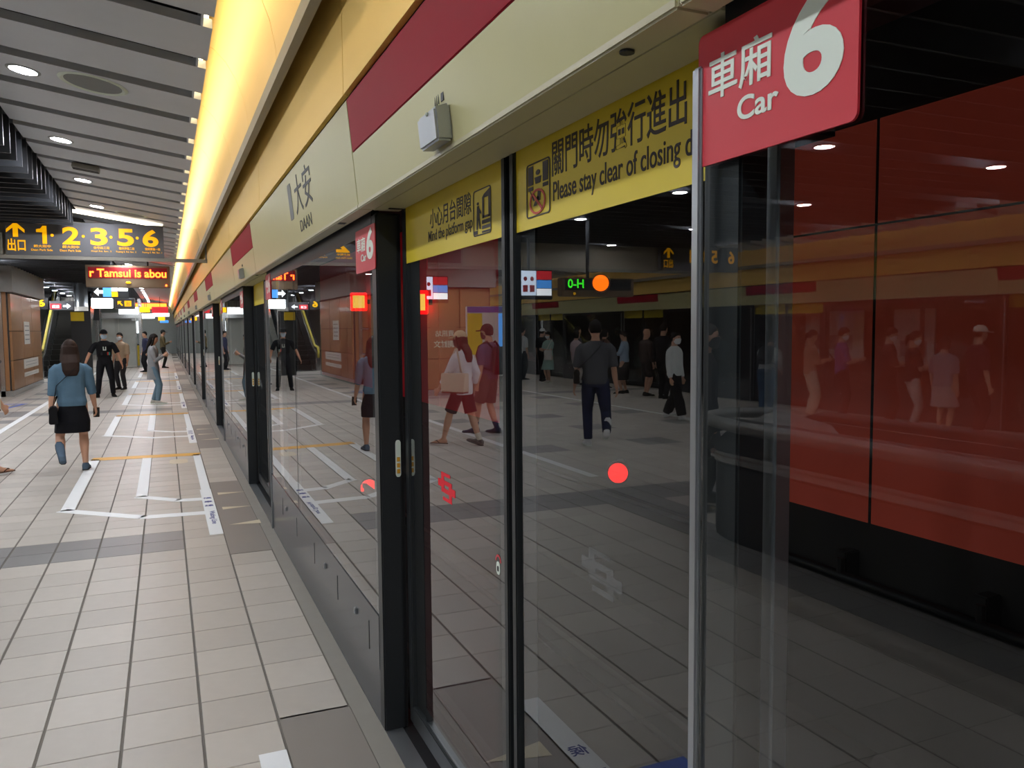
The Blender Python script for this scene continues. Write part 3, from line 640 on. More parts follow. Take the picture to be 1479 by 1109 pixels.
    for x in (-1.2, -.85): box(x, x+.02, .04, .06, 2.66, 4).build('hanger', M['dark'], t)
    # escalator head signs
    t = thing('exit_six_sign', 'dark sign with yellow number 6 over the escalator, left part', 'sign', (0, 33, 0))
    box(-4.6, -3.78, 0, .1, 2.5, 2.92).build('board', M['dark'], t); put_text('6', .2, .04, M['lityel'], (-4.1, -.004, 2.6), X_, Z_, t, fith=.25, fit=.22)
    for x in (-4.5, -3.9): box(x, x+.02, .04, .06, 2.92, 4).build('hanger', M['dark'], t)
    t = thing('line_transfer_sign', 'sign with red panel and white right arrow over the escalator', 'sign', (0, 33.1, 0))
    box(-3.75, -2.98, 0, .1, 2.48, 2.8).build('board', M['board'], t); box(-3.72, -3.38, -.006, 0, 2.52, 2.7).build('red_field', M['litred'], t); put_text('紅線', .1, .01, M['litwhite'], (-3.66, -.008, 2.55), X_, Z_, t, fit=.22)
    m = MB(); m.prism([(1, .5), (.5, 1), (.5, .65), (0, .65), (0, .35), (.5, .35), (.5, 0)], lambda a, b_, tt: (-3.32+.25*a, -.003-tt, 2.53+.18*b_), 0, .003); m.build('arrow', M['litwhite'], t)
    for x in (-3.6, -3.1): box(x, x+.02, .04, .06, 2.8, 4).build('hanger', M['dark'], t)
    # far signs
    lab = ['far white lit sign under ceiling, left of yellow one', 'far yellow lit sign beside the white lit sign', 'more distant white lit sign low under the ceiling', 'tiny yellow sign far down the platform', 'small green white exit lamp near the far end wall',
           'small white sign panel in the far cluster', 'tiny distant red lit sign by the gold cove']
    for k, (x0, x1, y, z0, z1, mm) in enumerate(((-1.75, -1.0, 38, 2.42, 2.72, 'litwhite'), (-.95, -.55, 38, 2.5, 2.72, 'lityel'), (-1.2, -.45, 46, 2.35, 2.6, 'litwhite'), (-.35, .05, 56, 2.35, 2.6, 'lityel'), (-.3, .3, 66, 2.3, 2.5, 'litblue'), (-.6, .3, 52, 2.55, 2.75, 'litwhite'), (-.55, .2, 44, 2.6, 2.9, 'litred'))):
        t = thing('hanging_sign', lab[k], 'sign', (0, y, 0)); box(x0, x1, 0, .08, z0, z1).build('lit_face', M[mm], t, bevel=.01)
        box((x0+x1)/2-.01, (x0+x1)/2+.01, .03, .05, z1, 4).build('hanger', M['dark'], t)
    t = thing('led_display', 'second red LED display far down the platform by the gold cove', 'display', (0, 50, 0)); box(-1.5, .2, 0, .2, 2.85, 3.3).build('case', M['ledcase'], t); box(-1.45, .15, -.006, 0, 2.95, 3.25).build('matrix', M['ledtxt'], t)
    box(-.7, -.66, .1, .14, 3.3, 4).build('hanger', M['dark'], t)
    # signs over the platform middle, mirrored in the doors
    for i, (x, y, lab) in enumerate(((-4.1, 12.95, 'lit television with blue picture hanging mid platform, seen in glass'), (-2.85, 15.0, 'second lit television with red banner, at left of the mirrored one'))):
        t = thing('television', lab, 'television', (x, y, 0))
        box(-.45, .45, 0, .07, 2.2, 2.72).build('case', M['black'], t, bevel=.01); box(-.13, .43, -.006, 0, 2.27, 2.70).build('picture', M['screen'], t)
        box(-.43, -.14, -.006, 0, 2.55, 2.70).build('red_banner', M['litred'], t); box(-.43, -.14, -.006, 0, 2.40, 2.54).build('blue_banner', M['litblue'], t); box(-.43, -.14, -.006, 0, 2.27, 2.39).build('white_banner', M['litwhite'], t)
        m = MB()
        for xx in (-.05, .08, .21, .34): m.ball((xx, -.006, 2.56), .035, .003, .04); m.box(xx-.045, xx+.045, -.009, -.005, 2.33, 2.45)
        m.build('picture_figures', M['signred'], t); box(-.43, .43, -.008, -.002, 2.215, 2.265).build('caption_bar', M['dark'], t)
        box(-.02, .02, .02, .05, 2.72, 3.9).build('hanger', M['dark'], t)
    t = thing('led_display', 'dim LED display with green characters, mirrored in the sliding door', 'display', (-3.9, 10.4, 0))
    box(-.75, .45, 0, .15, 2.15, 2.42).build('case', M['ledcase'], t, bevel=.01); box(-.7, .4, -.006, 0, 2.24, 2.4).build('matrix', M['dark'], t)
    put_text('H-0', .1, .02, mat('led_green', '40ff30', .5, var=0, emit=3), (.1, -.008, 2.27), X_, Z_, t, fit=.26); MB().ball((.25, -.006, 2.19), .02).build('lamp', M['lityel'], t)
    box(-.02, .02, .05, .08, 2.42, 3.9).build('hanger', M['dark'], t)
signs()

# ------------------------------------------------------------------ platform furniture
def furniture():
    # orange clad core
    t = thing('clad_wall_block', 'orange panelled wall block with steel strips at photo left edge', 'wall block')
    box(-6.0, -3.78, 24.8, 30.5, 0, 2.75).build('core', M['dark'], t); box(-6.0, -4.25, 19.6, 24.8, 0, 2.75).build('core', M['dark'], t)
    for (z0, z1) in ((.16, .93), (.945, 1.72), (1.735, 2.72)):
        for (y0, y1) in ((24.9, 26.7), (26.72, 28.5), (28.52, 30.4)): box(-3.78, -3.72, y0, y1, z0, z1).build('panel', M['wood'], t, bevel=.006)
        for (x0, x1) in ((-5.9, -5.2), (-5.18, -4.5), (-4.48, -4.02)): box(x0, x1, 24.74, 24.8, z0, z1).build('panel', M['wood'], t, bevel=.006)
        for (x0, x1) in ((-5.95, -5.15), (-5.13, -4.27)): box(x0, x1, 19.54, 19.6, z0, z1).build('panel', M['wood'], t, bevel=.006)
        for (y0, y1) in ((19.62, 21.3), (21.32, 23.0), (23.02, 24.7)): box(-4.25, -4.19, y0, y1, z0, z1).build('panel', M['wood'], t, bevel=.006)
    box(-4.0, -3.9, 24.72, 24.8, .0, 2.75).build('steel_strip', M['steel'], t); box(-3.89, -3.80, 24.73, 24.8, .16, 2.75).build('panel', M['wood'], t)
    box(-6.0, -3.71, 24.72, 30.5, 0, .15).build('plinth', M['steel'], t); box(-6.0, -4.18, 19.52, 24.8, 0, .15).build('plinth', M['steel'], t)
    for z in (.93, 1.72): MB().tube([(-5.9, 24.66, z+.0), (-3.98, 24.66, z)], .035, 10).build('rail', M['steel'], t, smooth=True)
    box(-6.1, -3.6, 24.5, 30.6, 2.75, 3.5).build('head_panel', M['wallgrey'], t); box(-6.1, -4.1, 19.4, 24.5, 2.75, 3.5).build('head_panel', M['wallgrey'], t)
    def poster(name, label, x, y0, y1, z0, z1, m, lines):
        p = thing(name, label, 'notice'); box(x-.004, x+.006, y0, y1, z0, z1).build('sheet', m, p)
        b = MB()
        for k in range(lines):
            z = z1-(k+1)*(z1-z0)/(lines+1); b.box(x+.006, x+.008, y0+.12*(y1-y0), y1-.12*(y1-y0), z-.012*(z1-z0), z+.03*(z1-z0))
        b.build('print', M['speak'], p)
    poster('wall_notice', 'tall white notice sheet on orange wall side, upper one', -3.714, 26.9, 27.9, 1.35, 2.0, M['paper'], 4)
    poster('wall_notice', 'wide white notice sheet low on the orange wall side', -3.714, 26.6, 29.4, .65, .92, M['paper'], 2)
    poster('wall_notice', 'lowest white strip notice on the orange wall side', -3.714, 26.6, 29.4, .42, .54, M['paper'], 1)
    t = thing('wall_poster', 'orange poster with white characters on mirrored orange wall', 'notice', (0, 19.53, 0)); box(-5.05, -4.35, 0, .008, 1.1, 1.75).build('sheet', M['wood'], t)
    put_text('測試文', .1, .02, M['signwhite'], (-4.98, -.002, 1.22), (1, 0, 0), (0, 0, 1), t, fit=.55); put_text('資訊站', .1, .01, M['signwhite'], (-4.98, -.002, 1.5), (1, 0, 0), (0, 0, 1), t, fit=.5)
    t = thing('map_board', 'white and yellow map board with purple header, mirrored in door', 'board', (-4.95, 17.2, 0))
    box(-.47, .47, 0, .1, .6, 2.2).build('panel', M['paper'], t, bevel=.01); box(-.46, .46, -.006, 0, 2.06, 2.19).build('header', M['purple'], t); box(.1, .46, -.006, 0, 1.1, 2.04).build('yellow_map', M['mapyel'], t); box(-.46, -.3, -.006, 0, .9, 2.04).build('timetable', M['litblue'], t)
    for x in (-.4, .34): box(x, x+.06, .02, .08, 0, .6).build('leg', M['steel'], t)
    # far escalator
    t = thing('escalator', 'dark escalator rising away behind the woman, yellow handrail left', 'escalator', (-3.6, 34.2, 0))
    for k in range(16):
        y = .6+.36*k; z = .2*k; s = box(-.5, .5, y, y+.38, z, z+.2).build('step', M['escstep'], t)
    for sx in (-1, 1):
        m = MB(); m.prism([(-.3, 0), (-.3, .75), (.5, .95), (6.4, 4.1), (6.4, 3.1), (.9, 0)], lambda a, b_, tt: (sx*(.52+tt), a, b_), 0, .28); m.build('balustrade', M['steel'], t, bevel=.02)
        MB().tube([(sx*.62, -.35, .55), (sx*.62, -.45, .8), (sx*.62, -.25, .98), (sx*.62, .5, 1.05), (sx*.62, 6.4, 4.2)], .045, 8).build('handrail', M['escyel'] if sx < 0 else M['rubber'], t, smooth=True)
    box(-.5, .5, -.6, .6, 0, .01).build('comb_plate', M['steel'], t)
    box(-.95, .95, 6.3, 6.5, 2.2, 4.0).build('shaft_back', M['dark'], t)
    # near escalator well mirrored in the right glass
    t = thing('escalator', 'dark escalator casing with steel rails mirrored low in right glass', 'escalator', (-3.05, 0, 0))
    def capsule(x0, x1, y1, n=8): return [(x0, -5.5), (x1, -5.5)]+[((x0+x1)/2+(x1-x0)/2*math.cos(PI*k/n), y1+.55*math.sin(PI*k/n)) for k in range(n+1)]
    MB().prism(capsule(-.55, .60, 5.1), lambda a, b_, z: (a, b_, z), 0.0, .62).build('casing', M['black'], t, bevel=.02)
    for s, lab in ((-.47, 0), (.52, 1)):
        MB().tube([(s, -5.5, .93), (s, 5.2, .93), (s, 5.45, .86), (s, 5.55, .72), (s, 5.5, .6)], (.045), 10).build('handrail', M['rubber'], t, smooth=True)
        MB().prism([(-5.5, .62), (5.3, .62), (5.4, .75), (5.2, .88), (-5.5, .88)], lambda a, b_, tt: (s-.02+tt, a, b_), 0, .04).build('balustrade', M['dark'], t, bevel=.01)
    box(-.43, .48, -5.5, 5.0, .62, .66).build('deck', M['dark'], t, bevel=.01)
    MB().prism(capsule(-.57, .63, 5.15), lambda a, b_, z: (a, b_, z), .62, .70).build('top_skirt', M['steel'], t, bevel=.03)
    MB().tube([(.3, 4.2, .70), (.3, 4.45, .86), (.3, 4.9, .9), (.3, 5.2, .82), (.3, 5.3, .70)], [.10, .14, .15, .12, .06], 14).build('newel_cap', M['brushed'], t, smooth=True)
    MB().tube([(.66, -5.5, .93), (.66, 4.9, .93), (.5, 5.6, .93), (.02, 5.85, .93), (-.4, 5.6, .93)], .05, 10).build('guard_rail', M['brushed'], t, smooth=True)
    # barrier post
    t = thing('barrier_post', 'thin steel barrier post with round base mirrored beside dark figure', 'post', (-2.95, 6.12, 0))
    MB().tube([(0, 0, 0), (0, 0, .012), (0, 0, .03)], [.17, .17, .05], 24).build('base', M['steel'], t, auto=True); MB().tube([(0, 0, .03), (0, 0, .95)], .025, 12).build('pole', M['dark'], t, smooth=True); MB().tube([(0, 0, .95), (0, 0, 1.0)], .035, 12).build('belt_head', M['steel'], t, auto=True)
    # steel column and glass lift
    t = thing('round_column', 'slim steel clad column right of the escalator', 'column', (-2.75, 33.2, 0)); MB().tube([(0, 0, 0), (0, 0, 4)], .22, 20).build('shaft', M['alu'], t, smooth=True); MB().tube([(0, 0, 0), (0, 0, .2)], .25, 20).build('base', M['steel'], t, auto=True); MB().tube([(0, 0, 1.5), (0, 0, 2.6)], .225, 20).build('poster_wrap', M['paper'], t, smooth=True)
    t = thing('glass_lift', 'glass and steel lift enclosure behind the guard', 'lift', (-1.95, 41.5, 0))
    for x in (-.9, .9):
        for y in (0, 2): box(x-.06, x+.06, y-.06, y+.06, 0, 3.2).build('post', M['steel'], t)
    box(-.84, -.02, -.01, .01, .1, 2.3).build('pane', GLASS, t); box(.02, .84, -.01, .01, .1, 2.3).build('pane', GLASS, t); box(.89, .91, .06, 1.94, .1, 2.3).build('pane', GLASS, t)
    box(-.9, .9, -.07, .07, 2.3, 2.55).build('head', M['steel'], t); box(-.7, .7, .3, 1.7, 0.02, 2.3).build('car', M['paper'], t)
    t = thing('fire_cabinet', 'yellow topped black information stand behind the guard', 'cabinet', (-2.6, 31, 0)); box(-.3, .3, 0, .2, 0, 2.05).build('body', M['dark'], t, bevel=.01); box(-.3, .1, -.02, 0, 2.06, 2.36).build('yellow_sign', M['mapyel'], t); box(-.3, .3, 0, .1, 2.05, 2.4).build('top', M['dark'], t)
    t = thing('yellow_bin', 'small yellow box at the far lift corner', 'box', (-1.15, 44, 0)); box(-.2, .2, 0, .4, 0, 1.0).build('body', M['mapyel'], t, bevel=.02); box(-.22, .22, -.02, .42, 1.0, 1.06).build('lid', M['dark'], t, bevel=.01)
    t = thing('lit_panel', 'large bright white lit board far behind the guard', 'sign', (-1.55, 45, 0)); box(-.5, .5, 0, .2, 1.6, 2.2).build('face', M['litwhite'], t); box(-.04, .04, .05, .15, 0, 1.6).build('leg', M['steel'], t)
furniture()

# ------------------------------------------------------------------ tunnel things seen through the glass
def tunnel():
    t = thing('red_wall_panel', 'red tunnel wall panels with dark joints behind the right glass', 'wall panel', (4.65, 0, 0))
    for y0, y1 in ((-4, -2.0), (-1.98, .1), (.12, 2.2), (2.22, 4.22), (4.24, 5.24)):
        for z0, z1 in ((.28, 2.395), (2.41, 3.13)): box(-.05, 0, y0, y1, z0, z1).build('panel', M['redpanel'], t, bevel=.004)  # panel material has a faint glow added to brighten it
    for z0, z1 in ((.28, 2.395), (2.41, 3.13)):
        for y in (-1.98, .1, 2.2, 4.22): box(-.052, -.045, y, y+.02, z0, z1).build('joint', M['black'], t)
    box(-.052, -.045, -4, 5.24, 2.395, 2.41).build('joint', M['black'], t)
    t = thing('red_haze_lightbox', 'dim red lightbox added on tunnel wall for the haze behind the far glass', 'lightbox', (4.65, 0, 0))
    for k in range(4): box(-.08, 0, 10.0+4*k, 13.97+4*k, .28, 3.7).build('face', M['redbox'], t)  # glowing faces added to put red haze behind the glass
    box(-.1, 0, 9.92, 9.99, .2, 3.75).build('frame', M['dark'], t); box(-.1, 0, 26.0, 26.07, .2, 3.75).build('frame', M['dark'], t)
    def lamp(name, label, x, y, z, r, m, post=None):
        o = thing(name, label, 'signal lamp', (x, y, z), .98)
        MB().disc((-.06, 0, 0), (0, 1, 0), (0, 0, 1), -r, .03, 20).build('lens', M[m], o); MB().disc((-.03, 0, 0), (0, 1, 0), (0, 0, 1), r*1.2, .08, 20).build('housing', M['dark'], o)
        if post: box(-.02, .03, -.03, .03, post, 0).build('post', M['dark'], o)
        else: box(.04, (4.65-x)*1.75, -.04, .04, -.04, .04).build('bracket', M['dark'], o)
    lamp('signal_lamp', 'round red lamp low behind the stay clear sliding door', 4.3, 7.22, .19, .1, 'lampred')
    lamp('signal_lamp', 'round orange lamp high behind the stay clear sliding door', 4.3, 7.58, 2.17, .085, 'lamporg')
    lamp('signal_lamp', 'round red lamp at track level behind the far fixed glass', 3.5, 15.04, -1.44+.12, .17, 'lampred', -.1)
    for lab, y, z in (('red glowing number box in tunnel behind the far fixed glass', 19.4, 2.36), ('red glowing number box in tunnel behind the mind the gap door', 14.5, 2.19)):
        o = thing('number_box', lab, 'sign', (4.33, y, z), 1.3); box(-.1, .0, -.2, .2, -.22, .22).build('case', M['lampred'], o, bevel=.02); box(-.106, -.1, -.14, .14, -.15, .15).build('number_face', M['lampnum'], o)
        box(-.09, -.01, -.5, -.2, -.05, .05).build('bracket', M['dark'], o)
    for i, x in enumerate((1.95, 3.39)):
        m = MB(); m.box(x-.035, x+.035, -6, 90, -1.3, -1.22); m.box(x-.07, x+.07, -6, 90, -1.4, -1.38); m.box(x-.012, x+.012, -6, 90, -1.38, -1.3); tag(m.build('track_rail', M['rail']), ['running rail of the track nearest the platform edge', 'running rail of the track nearest the tunnel wall'][i], 'rail')
    for k, y in enumerate((2.2, 3.3, 4.4, 5.5)):
        o = thing('cable_bracket', 'cable bracket on tunnel wall below the red panels', 'bracket', (4.65, y, -.05), group='cable brackets under the red panels'); box(-.14, 0, -.05, .05, -.1, .1).build('plate', M['rail'], o, bevel=.01); MB().tube([(-.18, -.04, -.08), (-.18, -.04, .06)], .03, 8).build('clip', M['rail'], o)
    tag(MB().tube([(4.47, -6, -.12), (4.47, 90, -.12)], .04, 8).build('cable', M['rubber'], smooth=True), 'thick black cable along the tunnel wall brackets', 'cable')
    for i, (y, z0, z1, w) in enumerate(((11.0, .9, 2.0, .9), (8.0, .8, 2.1, 1.0), (13.0, 1.0, 2.0, 1.6))):
        o = thing('wall_poster', ['pale poster behind the opposite glass, left of white capped man', 'narrow pale poster behind the opposite glass, behind white capped man', 'wide pale poster behind the opposite glass, behind purple shirt'][i], 'poster', (-11.4, y, 0))
        box(-.02, .02, -w/2, w/2, z0, z1).build('sheet', M['paper'], o); box(.02, .025, -w/3, w/3, z0+.2, z0+.5).build('print', M['speak'], o); box(-.02, .0, -.03, .03, -.35, z0).build('post', M['dark'], o)
tunnel()

# ------------------------------------------------------------------ people
def lerp(a, b, t): return V(a)*(1-t)+V(b)*t
def ik(a, t, l1, l2, hint):
    a, t = V(a), V(t); d = t-a; L = min(d.length, (l1+l2)*.998); d = d.normalized(); t = a+d*L
    c = (l1*l1-l2*l2+L*L)/(2*L); h = math.sqrt(max(l1*l1-c*c, 0))
    p = V(hint); p = (p-d*p.dot(d)).normalized()
    return a+d*c+p*h, t
def ell(c, ax, ay, rx, ry, n=14, p=2.4):
    out = []
    for i in range(n):
        t = 2*PI*i/n; cs, sn = math.cos(t), math.sin(t)
        out.append(V(c)+V(ax)*rx*math.copysign(abs(cs)**(2/p), cs)+V(ay)*ry*math.copysign(abs(sn)**(2/p), sn))
    return out
def remesh(mb, name, m, parent, vox, smooth=6):
    me = mb.mesh(name, m); o = link(name, me)
    r = o.modifiers.new('r', 'REMESH'); r.mode = 'VOXEL'; r.voxel_size = vox; r.use_smooth_shade = True
    s = o.modifiers.new('s', 'SMOOTH'); s.factor = .5; s.iterations = smooth
    me2 = bpy.data.meshes.new_from_object(o.evaluated_get(DG())); bpy.data.objects.remove(o); bpy.data.meshes.remove(me)
    me2.name = name; me2.materials.clear(); me2.materials.append(m); me2.shade_smooth()
    return link(name, me2, parent)
def person(label, loc, rz, H=1.65, fem=False, top=('d0d0d0', .5), bottom=('trousers', '222222'), shoes='303030', hair='short', hairm='hairb', mask=None, cap=None,
           footL=(0, 0), footR=(0, 0), handL=None, handR=None, lean=0.0, headyaw=0.0, headpitch=0.0, vox=.014, open_grip=False, long_top=0.0, group=None, sandal=None, tight=1.0, sock=None, elb=(0, -1, -.2)):
    T = thing('person', label, 'person', loc, rz, group)
    k = H; hw = .052*k
    hipz = .515*k
    hip = V((0, 0, hipz))
    Rl = Matrix.Rotation(-lean, 3, 'X')
    def sp(x, y, z): return hip+Rl @ V((x*k, y*k, z*k-hipz))
    ax, ay = Rl @ V((1, 0, 0)), Rl @ V((0, 1, 0))
    b = MB(); sw = .108 if fem else .120; cw = .088 if fem else .100
    tor = [(.475, .060, .05), (.50, .088 if fem else .082, .064), (.535, .094 if fem else .086, .067), (.57, .086 if fem else .082, .060), (.62, .070 if fem else .078, .052), (.68, .080 if fem else .09, .058), (.74, cw, .064), (.785, cw+.004, .056), (.815, .080, .044), (.838, .040, .036), (.865, .031, .033), (.89, .030, .032)]
    b.loft([ell(sp(0, -.004 if z > .8 else 0, z), ax, ay, rx*k, ry*k) for z, rx, ry in tor])
    # head
    hc = sp(0, .018, .932)
    Hr = Matrix.Rotation(headyaw, 3, 'Z') @ Matrix.Rotation(-headpitch-lean*.3, 3, 'X')
    hx, hy, hz = Hr @ V((1, 0, 0)), Hr @ V((0, 1, 0)), Hr @ V((0, 0, 1))
    def hp(x, y, z): return hc+hx*x*k+hy*y*k+hz*z*k
    hd = [(-.068, .020, .018, .022), (-.058, .030, .032, .014), (-.035, .040, .046, .006), (-.005, .045, .054, .0), (.025, .046, .056, -.003), (.048, .038, .046, -.005), (.063, .021, .026, -.006), (.068, .008, .01, -.006)]
    b.loft([ell(hp(0, dy, z), hx, hy, rx*k, ry*k, 14, 2.1) for z, rx, ry, dy in hd])
    b.tube([hp(0, .048, .008), hp(0, .060, -.012), hp(0, .054, -.018)], [.006*k, .009*k, .008*k], 6)
    for s in (-1, 1): b.ball(hp(s*.047, -.002, -.006), .006*k, .012*k, .018*k, 8, 5)
    # arms
    J = {}
    for s, hand in ((-1, handL), (1, handR)):
        sh = sp(s*sw, -.004, .788)
        tgt = V([c*k for c in hand]) if hand else sp(s*(sw+.018), .03, .475)
        h_ = V((s*elb[0], elb[1], elb[2])) if hand else V((s*.12, -1, 0))
        el, wr = ik(sh, tgt, .172*k, .145*k, h_)
        b.tube([sp(s*(sw-.04), 0, .787), sp(s*(sw-.01), 0, .787), lerp(sh, el, .12), lerp(sh, el, .5), el, lerp(el, wr, .35), wr], [.028*k, .030*k, .031*k, .028*k, .023*k, .024*k, .0155*k], 10)
        d = (wr-el).normalized(); fwd = V((0, 1, 0)); pn = V((s, 0, 0)); pn = (pn-d*pn.dot(d)).normalized(); q = d.cross(pn).normalized()   # palm plane: d, q
        if q.y < 0: q = -q
        pe = wr+d*.052*k
        b.tube([wr, wr+d*.02*k, pe], [(.014*k, .011*k), (.021*k, .011*k), (.023*k, .010*k)], 8, up=q)
        curl = -pn
        for i, (o_, L) in enumerate(((.017, .042), (.006, .048), (-.006, .045), (-.016, .036))):
            a0 = pe+q*o_*k-d*.006*k; a1 = a0+(d*.9+curl*.25).normalized()*L*.5*k; a2 = a1+(d*.6+curl*.8).normalized()*L*.5*k
            b.tube([a0, a1, a2], [.0066*k, .006*k, .005*k], 6)
        t0 = wr+d*.014*k+q*.014*k; b.tube([t0, t0+(d*.6+q*.7).normalized()*.022*k, t0+(d*.9+q*.45+curl*.2).normalized()*.045*k], [.0085*k, .0075*k, .006*k], 6)
        J[s] = (sh, el, wr, pe, d, q)
    # legs
    G = {}
    for s, ft in ((-1, footL), (1, footR)):
        fx, fy = ft[0]*k, ft[1]*k; fz = (ft[2] if len(ft) > 2 else 0)*k; pitch = ft[3] if len(ft) > 3 else 0.0
        hj = V((s*hw, 0, hipz-.01*k)); an = V((s*hw*1.05+fx, fy, .042*k+fz))
        kn, an = ik(hj, an, .245*k, .235*k, (s*.12, 1, 0))
        Fp = Matrix.Rotation(-pitch, 3, 'X')
        def fp(x, y, z, an=an, Fp=Fp, s=s): return an+Fp @ V((x*k+s*y*k*.12, y*k, z*k))
        b.tube([hj+V((0, 0, .03*k)), lerp(hj, kn, .3), lerp(hj, kn, .7), kn, lerp(kn, an, .3), lerp(kn, an, .7), an, fp(0, 0, -.02)], [.050*k, .050*k, .040*k, .032*k, .0345*k, .025*k, .019*k, .022*k], 12)
        b.loft([ell(fp(0, y, z), V((1, 0, 0)), Fp @ V((0, 0, 1)), rx*k, rz*k, 10) for y, z, rx, rz in ((-.032, -.02, .014, .014), (-.02, -.018, .019, .022), (.02, -.016, .02, .024), (.06, -.026, .024, .014), (.095, -.031, .024, .009), (.115, -.033, .014, .006))])
        G[s] = (hj, kn, an, fp, Fp)
    body = remesh(b, 'body', M['skin'], T, vox)
    # face details
    if not (mask == 'none'):
        for s in (-1, 1): MB().ball(hp(s*.018, .0515, .006), .006*k, .004*k, .0035*k, 8, 5).build('eye', M['eye'], body, smooth=True)
        if not mask: MB().ball(hp(0, .053, -.034), .012*k, .005*k, .004*k, 8, 5).build('mouth', M['lips'], body, smooth=True)
    if mask and mask != 'none':
        m = MB(); m.loft([ell(hp(0, dy, z), hx, hy, rx*k, ry*k, 14, 2.1) for z, rx, ry, dy in ((-.069, .018, .02, .022), (-.058, .033, .036, .018), (-.035, .0435, .047, .014), (-.008, .045, .046, .017), (.0, .03, .03, .03))]); remesh(m, 'face_mask', M[mask], T, vox*.8, 3)
    # clothes
    infl = .009*k*tight
    z_top, slv = top[1], top[1]
    cm = cloth(top[0]); m = MB(); zb = .50-long_top
    rows = [r for r in tor if r[0] >= .53 and r[0] <= .83]
    rings = [ell(sp(0, 0, zb), ax, ay, (.098+.12*long_top)*k, (.075+.1*long_top)*k)]
    rings += [ell(sp(0, -.003 if z > .8 else 0, z), ax, ay, (max(rx, .083) if z < .7 else rx)*k+infl, (max(ry, .06) if z < .7 else ry)*k+infl) for z, rx, ry in rows]
    rings.append(ell(sp(0, 0, .842), ax, ay, .045*k, .042*k)); m.loft(rings)
    for s in (-1, 1):
        sh, el, wr = J[s][:3]
        pts = [sp(s*(sw-.05), 0, .785), sp(s*(sw-.014), 0, .786), lerp(sh, el, .12), lerp(sh, el, .3)]; rad = [.032*k, .0345*k+infl*.3, .035*k+infl*.3, .035*k+infl*.3]
        if slv <= .5: pts += [lerp(sh, el, slv*2)]; rad += [.036*k+infl*.4]
        else: pts += [lerp(sh, el, .5), el, lerp(el, wr, (slv-.5)*2)]; rad += [.035*k+infl*.3, .032*k+infl*.2, .027*k if slv > .8 else .032*k]
        m.tube(pts, rad, 12)
    remesh(m, 'top', cm, T, vox, 9)
    kind, bc = bottom[0], cloth(bottom[1]); m = MB()
    waist = [ell(sp(0, 0, z), ax, ay, rx*k+.005*k, ry*k+.005*k) for z, rx, ry in ((.60, .075, .055), (.57, .084, .062), (.535, .093, .068), (.50, .09, .067), (.475, .066, .055))]
    if kind in ('trousers', 'shorts', 'wide'):
        m.loft(waist[::-1])
        f = {'trousers': .96, 'wide': .97, 'shorts': .46}[kind]; wd = 1.25 if kind == 'wide' else 1.0
        for s in (-1, 1):
            hj, kn, an = G[s][:3]
            if kind == 'shorts': pts = [hj+V((0, 0, .03*k)), lerp(hj, kn, .3), lerp(hj, kn, f*2)]; rad = [.056*k, .058*k, .056*k]
            else: pts = [hj+V((0, 0, .03*k)), lerp(hj, kn, .3), lerp(hj, kn, .7), kn, lerp(kn, an, .4), lerp(kn, an, f)]; rad = [.056*k, .057*k, .049*k*wd, .042*k*wd, .040*k*wd*wd, .035*k*wd*wd]
            m.tube(pts, rad, 12)
    else:
        zl = bottom[2]
        cx = (G[-1][1]+G[1][1])/2
        m.loft([ell((cx.x*.6, cx.y*.6, zl*k), V((1, 0, 0)), V((0, 1, 0)), .122*k*(1.12 if kind == 'dress' else 1), .102*k*(1.1 if kind == 'dress' else 1)), ell((0, cx.y*.25, (zl+.47)/2*k), V((1, 0, 0)), V((0, 1, 0)), .120*k, .096*k)]+[waist[i] for i in (3, 2, 1, 0)])
    remesh(m, {'trousers': 'trousers', 'wide': 'trousers', 'shorts': 'shorts', 'skirt': 'skirt', 'dress': 'skirt'}[kind], bc, T, vox, 5)
    for s in (-1, 1):
        hj, kn, an, fp, Fp = G[s]
        if sandal == s:
            m = MB(); m.loft([ell(fp(0, y, -.039), V((1, 0, 0)), Fp @ V((0, 0, 1)), rx*k, .004*k, 10) for y, rx in ((-.036, .014), (-.02, .022), (.03, .022), (.08, .028), (.11, .022), (.124, .01))])
            m.tube([fp(-.024, .03, -.03), fp(-.012, .06, -.012), fp(.004, .085, -.022), fp(.02, .06, -.012), fp(.024, .03, -.03)], .004*k, 6); m.build('sandal', cloth('5a4032'), T, smooth=True); continue
        m = MB(); m.loft([ell(fp(0, y, z), V((1, 0, 0)), Fp @ V((0, 0, 1)), rx*k, rz*k, 12) for y, z, rx, rz in ((-.042, -.024, .014, .014), (-.034, -.016, .023, .026), (0, -.010, .026, .031), (.03, -.018, .026, .024), (.07, -.027, .030, .016), (.105, -.030, .029, .012), (.128, -.033, .018, .009))])
        sh_ = remesh(m, 'shoe', cloth(shoes), T, vox*.7, 3)
        m = MB(); m.loft([ell(fp(0, y, -.0385), V((1, 0, 0)), Fp @ V((0, 0, 1)), rx*k, .0055*k, 12) for y, rx in ((-.046, .014), (-.034, .024), (.02, .027), (.075, .032), (.108, .03), (.132, .016))]); m.build('sole', M['signwhite'] if shoes in ('d8d8d8', 'c8c4b8', 'e6e6e6') else M['rubber'], sh_, smooth=True)
        if sock: MB().tube([lerp(kn, an, .72), lerp(kn, an, .9), an], [.028*k, .024*k, .024*k], 12).build('sock', cloth(sock), T, smooth=True)
    # hair
    hm = M[hairm]
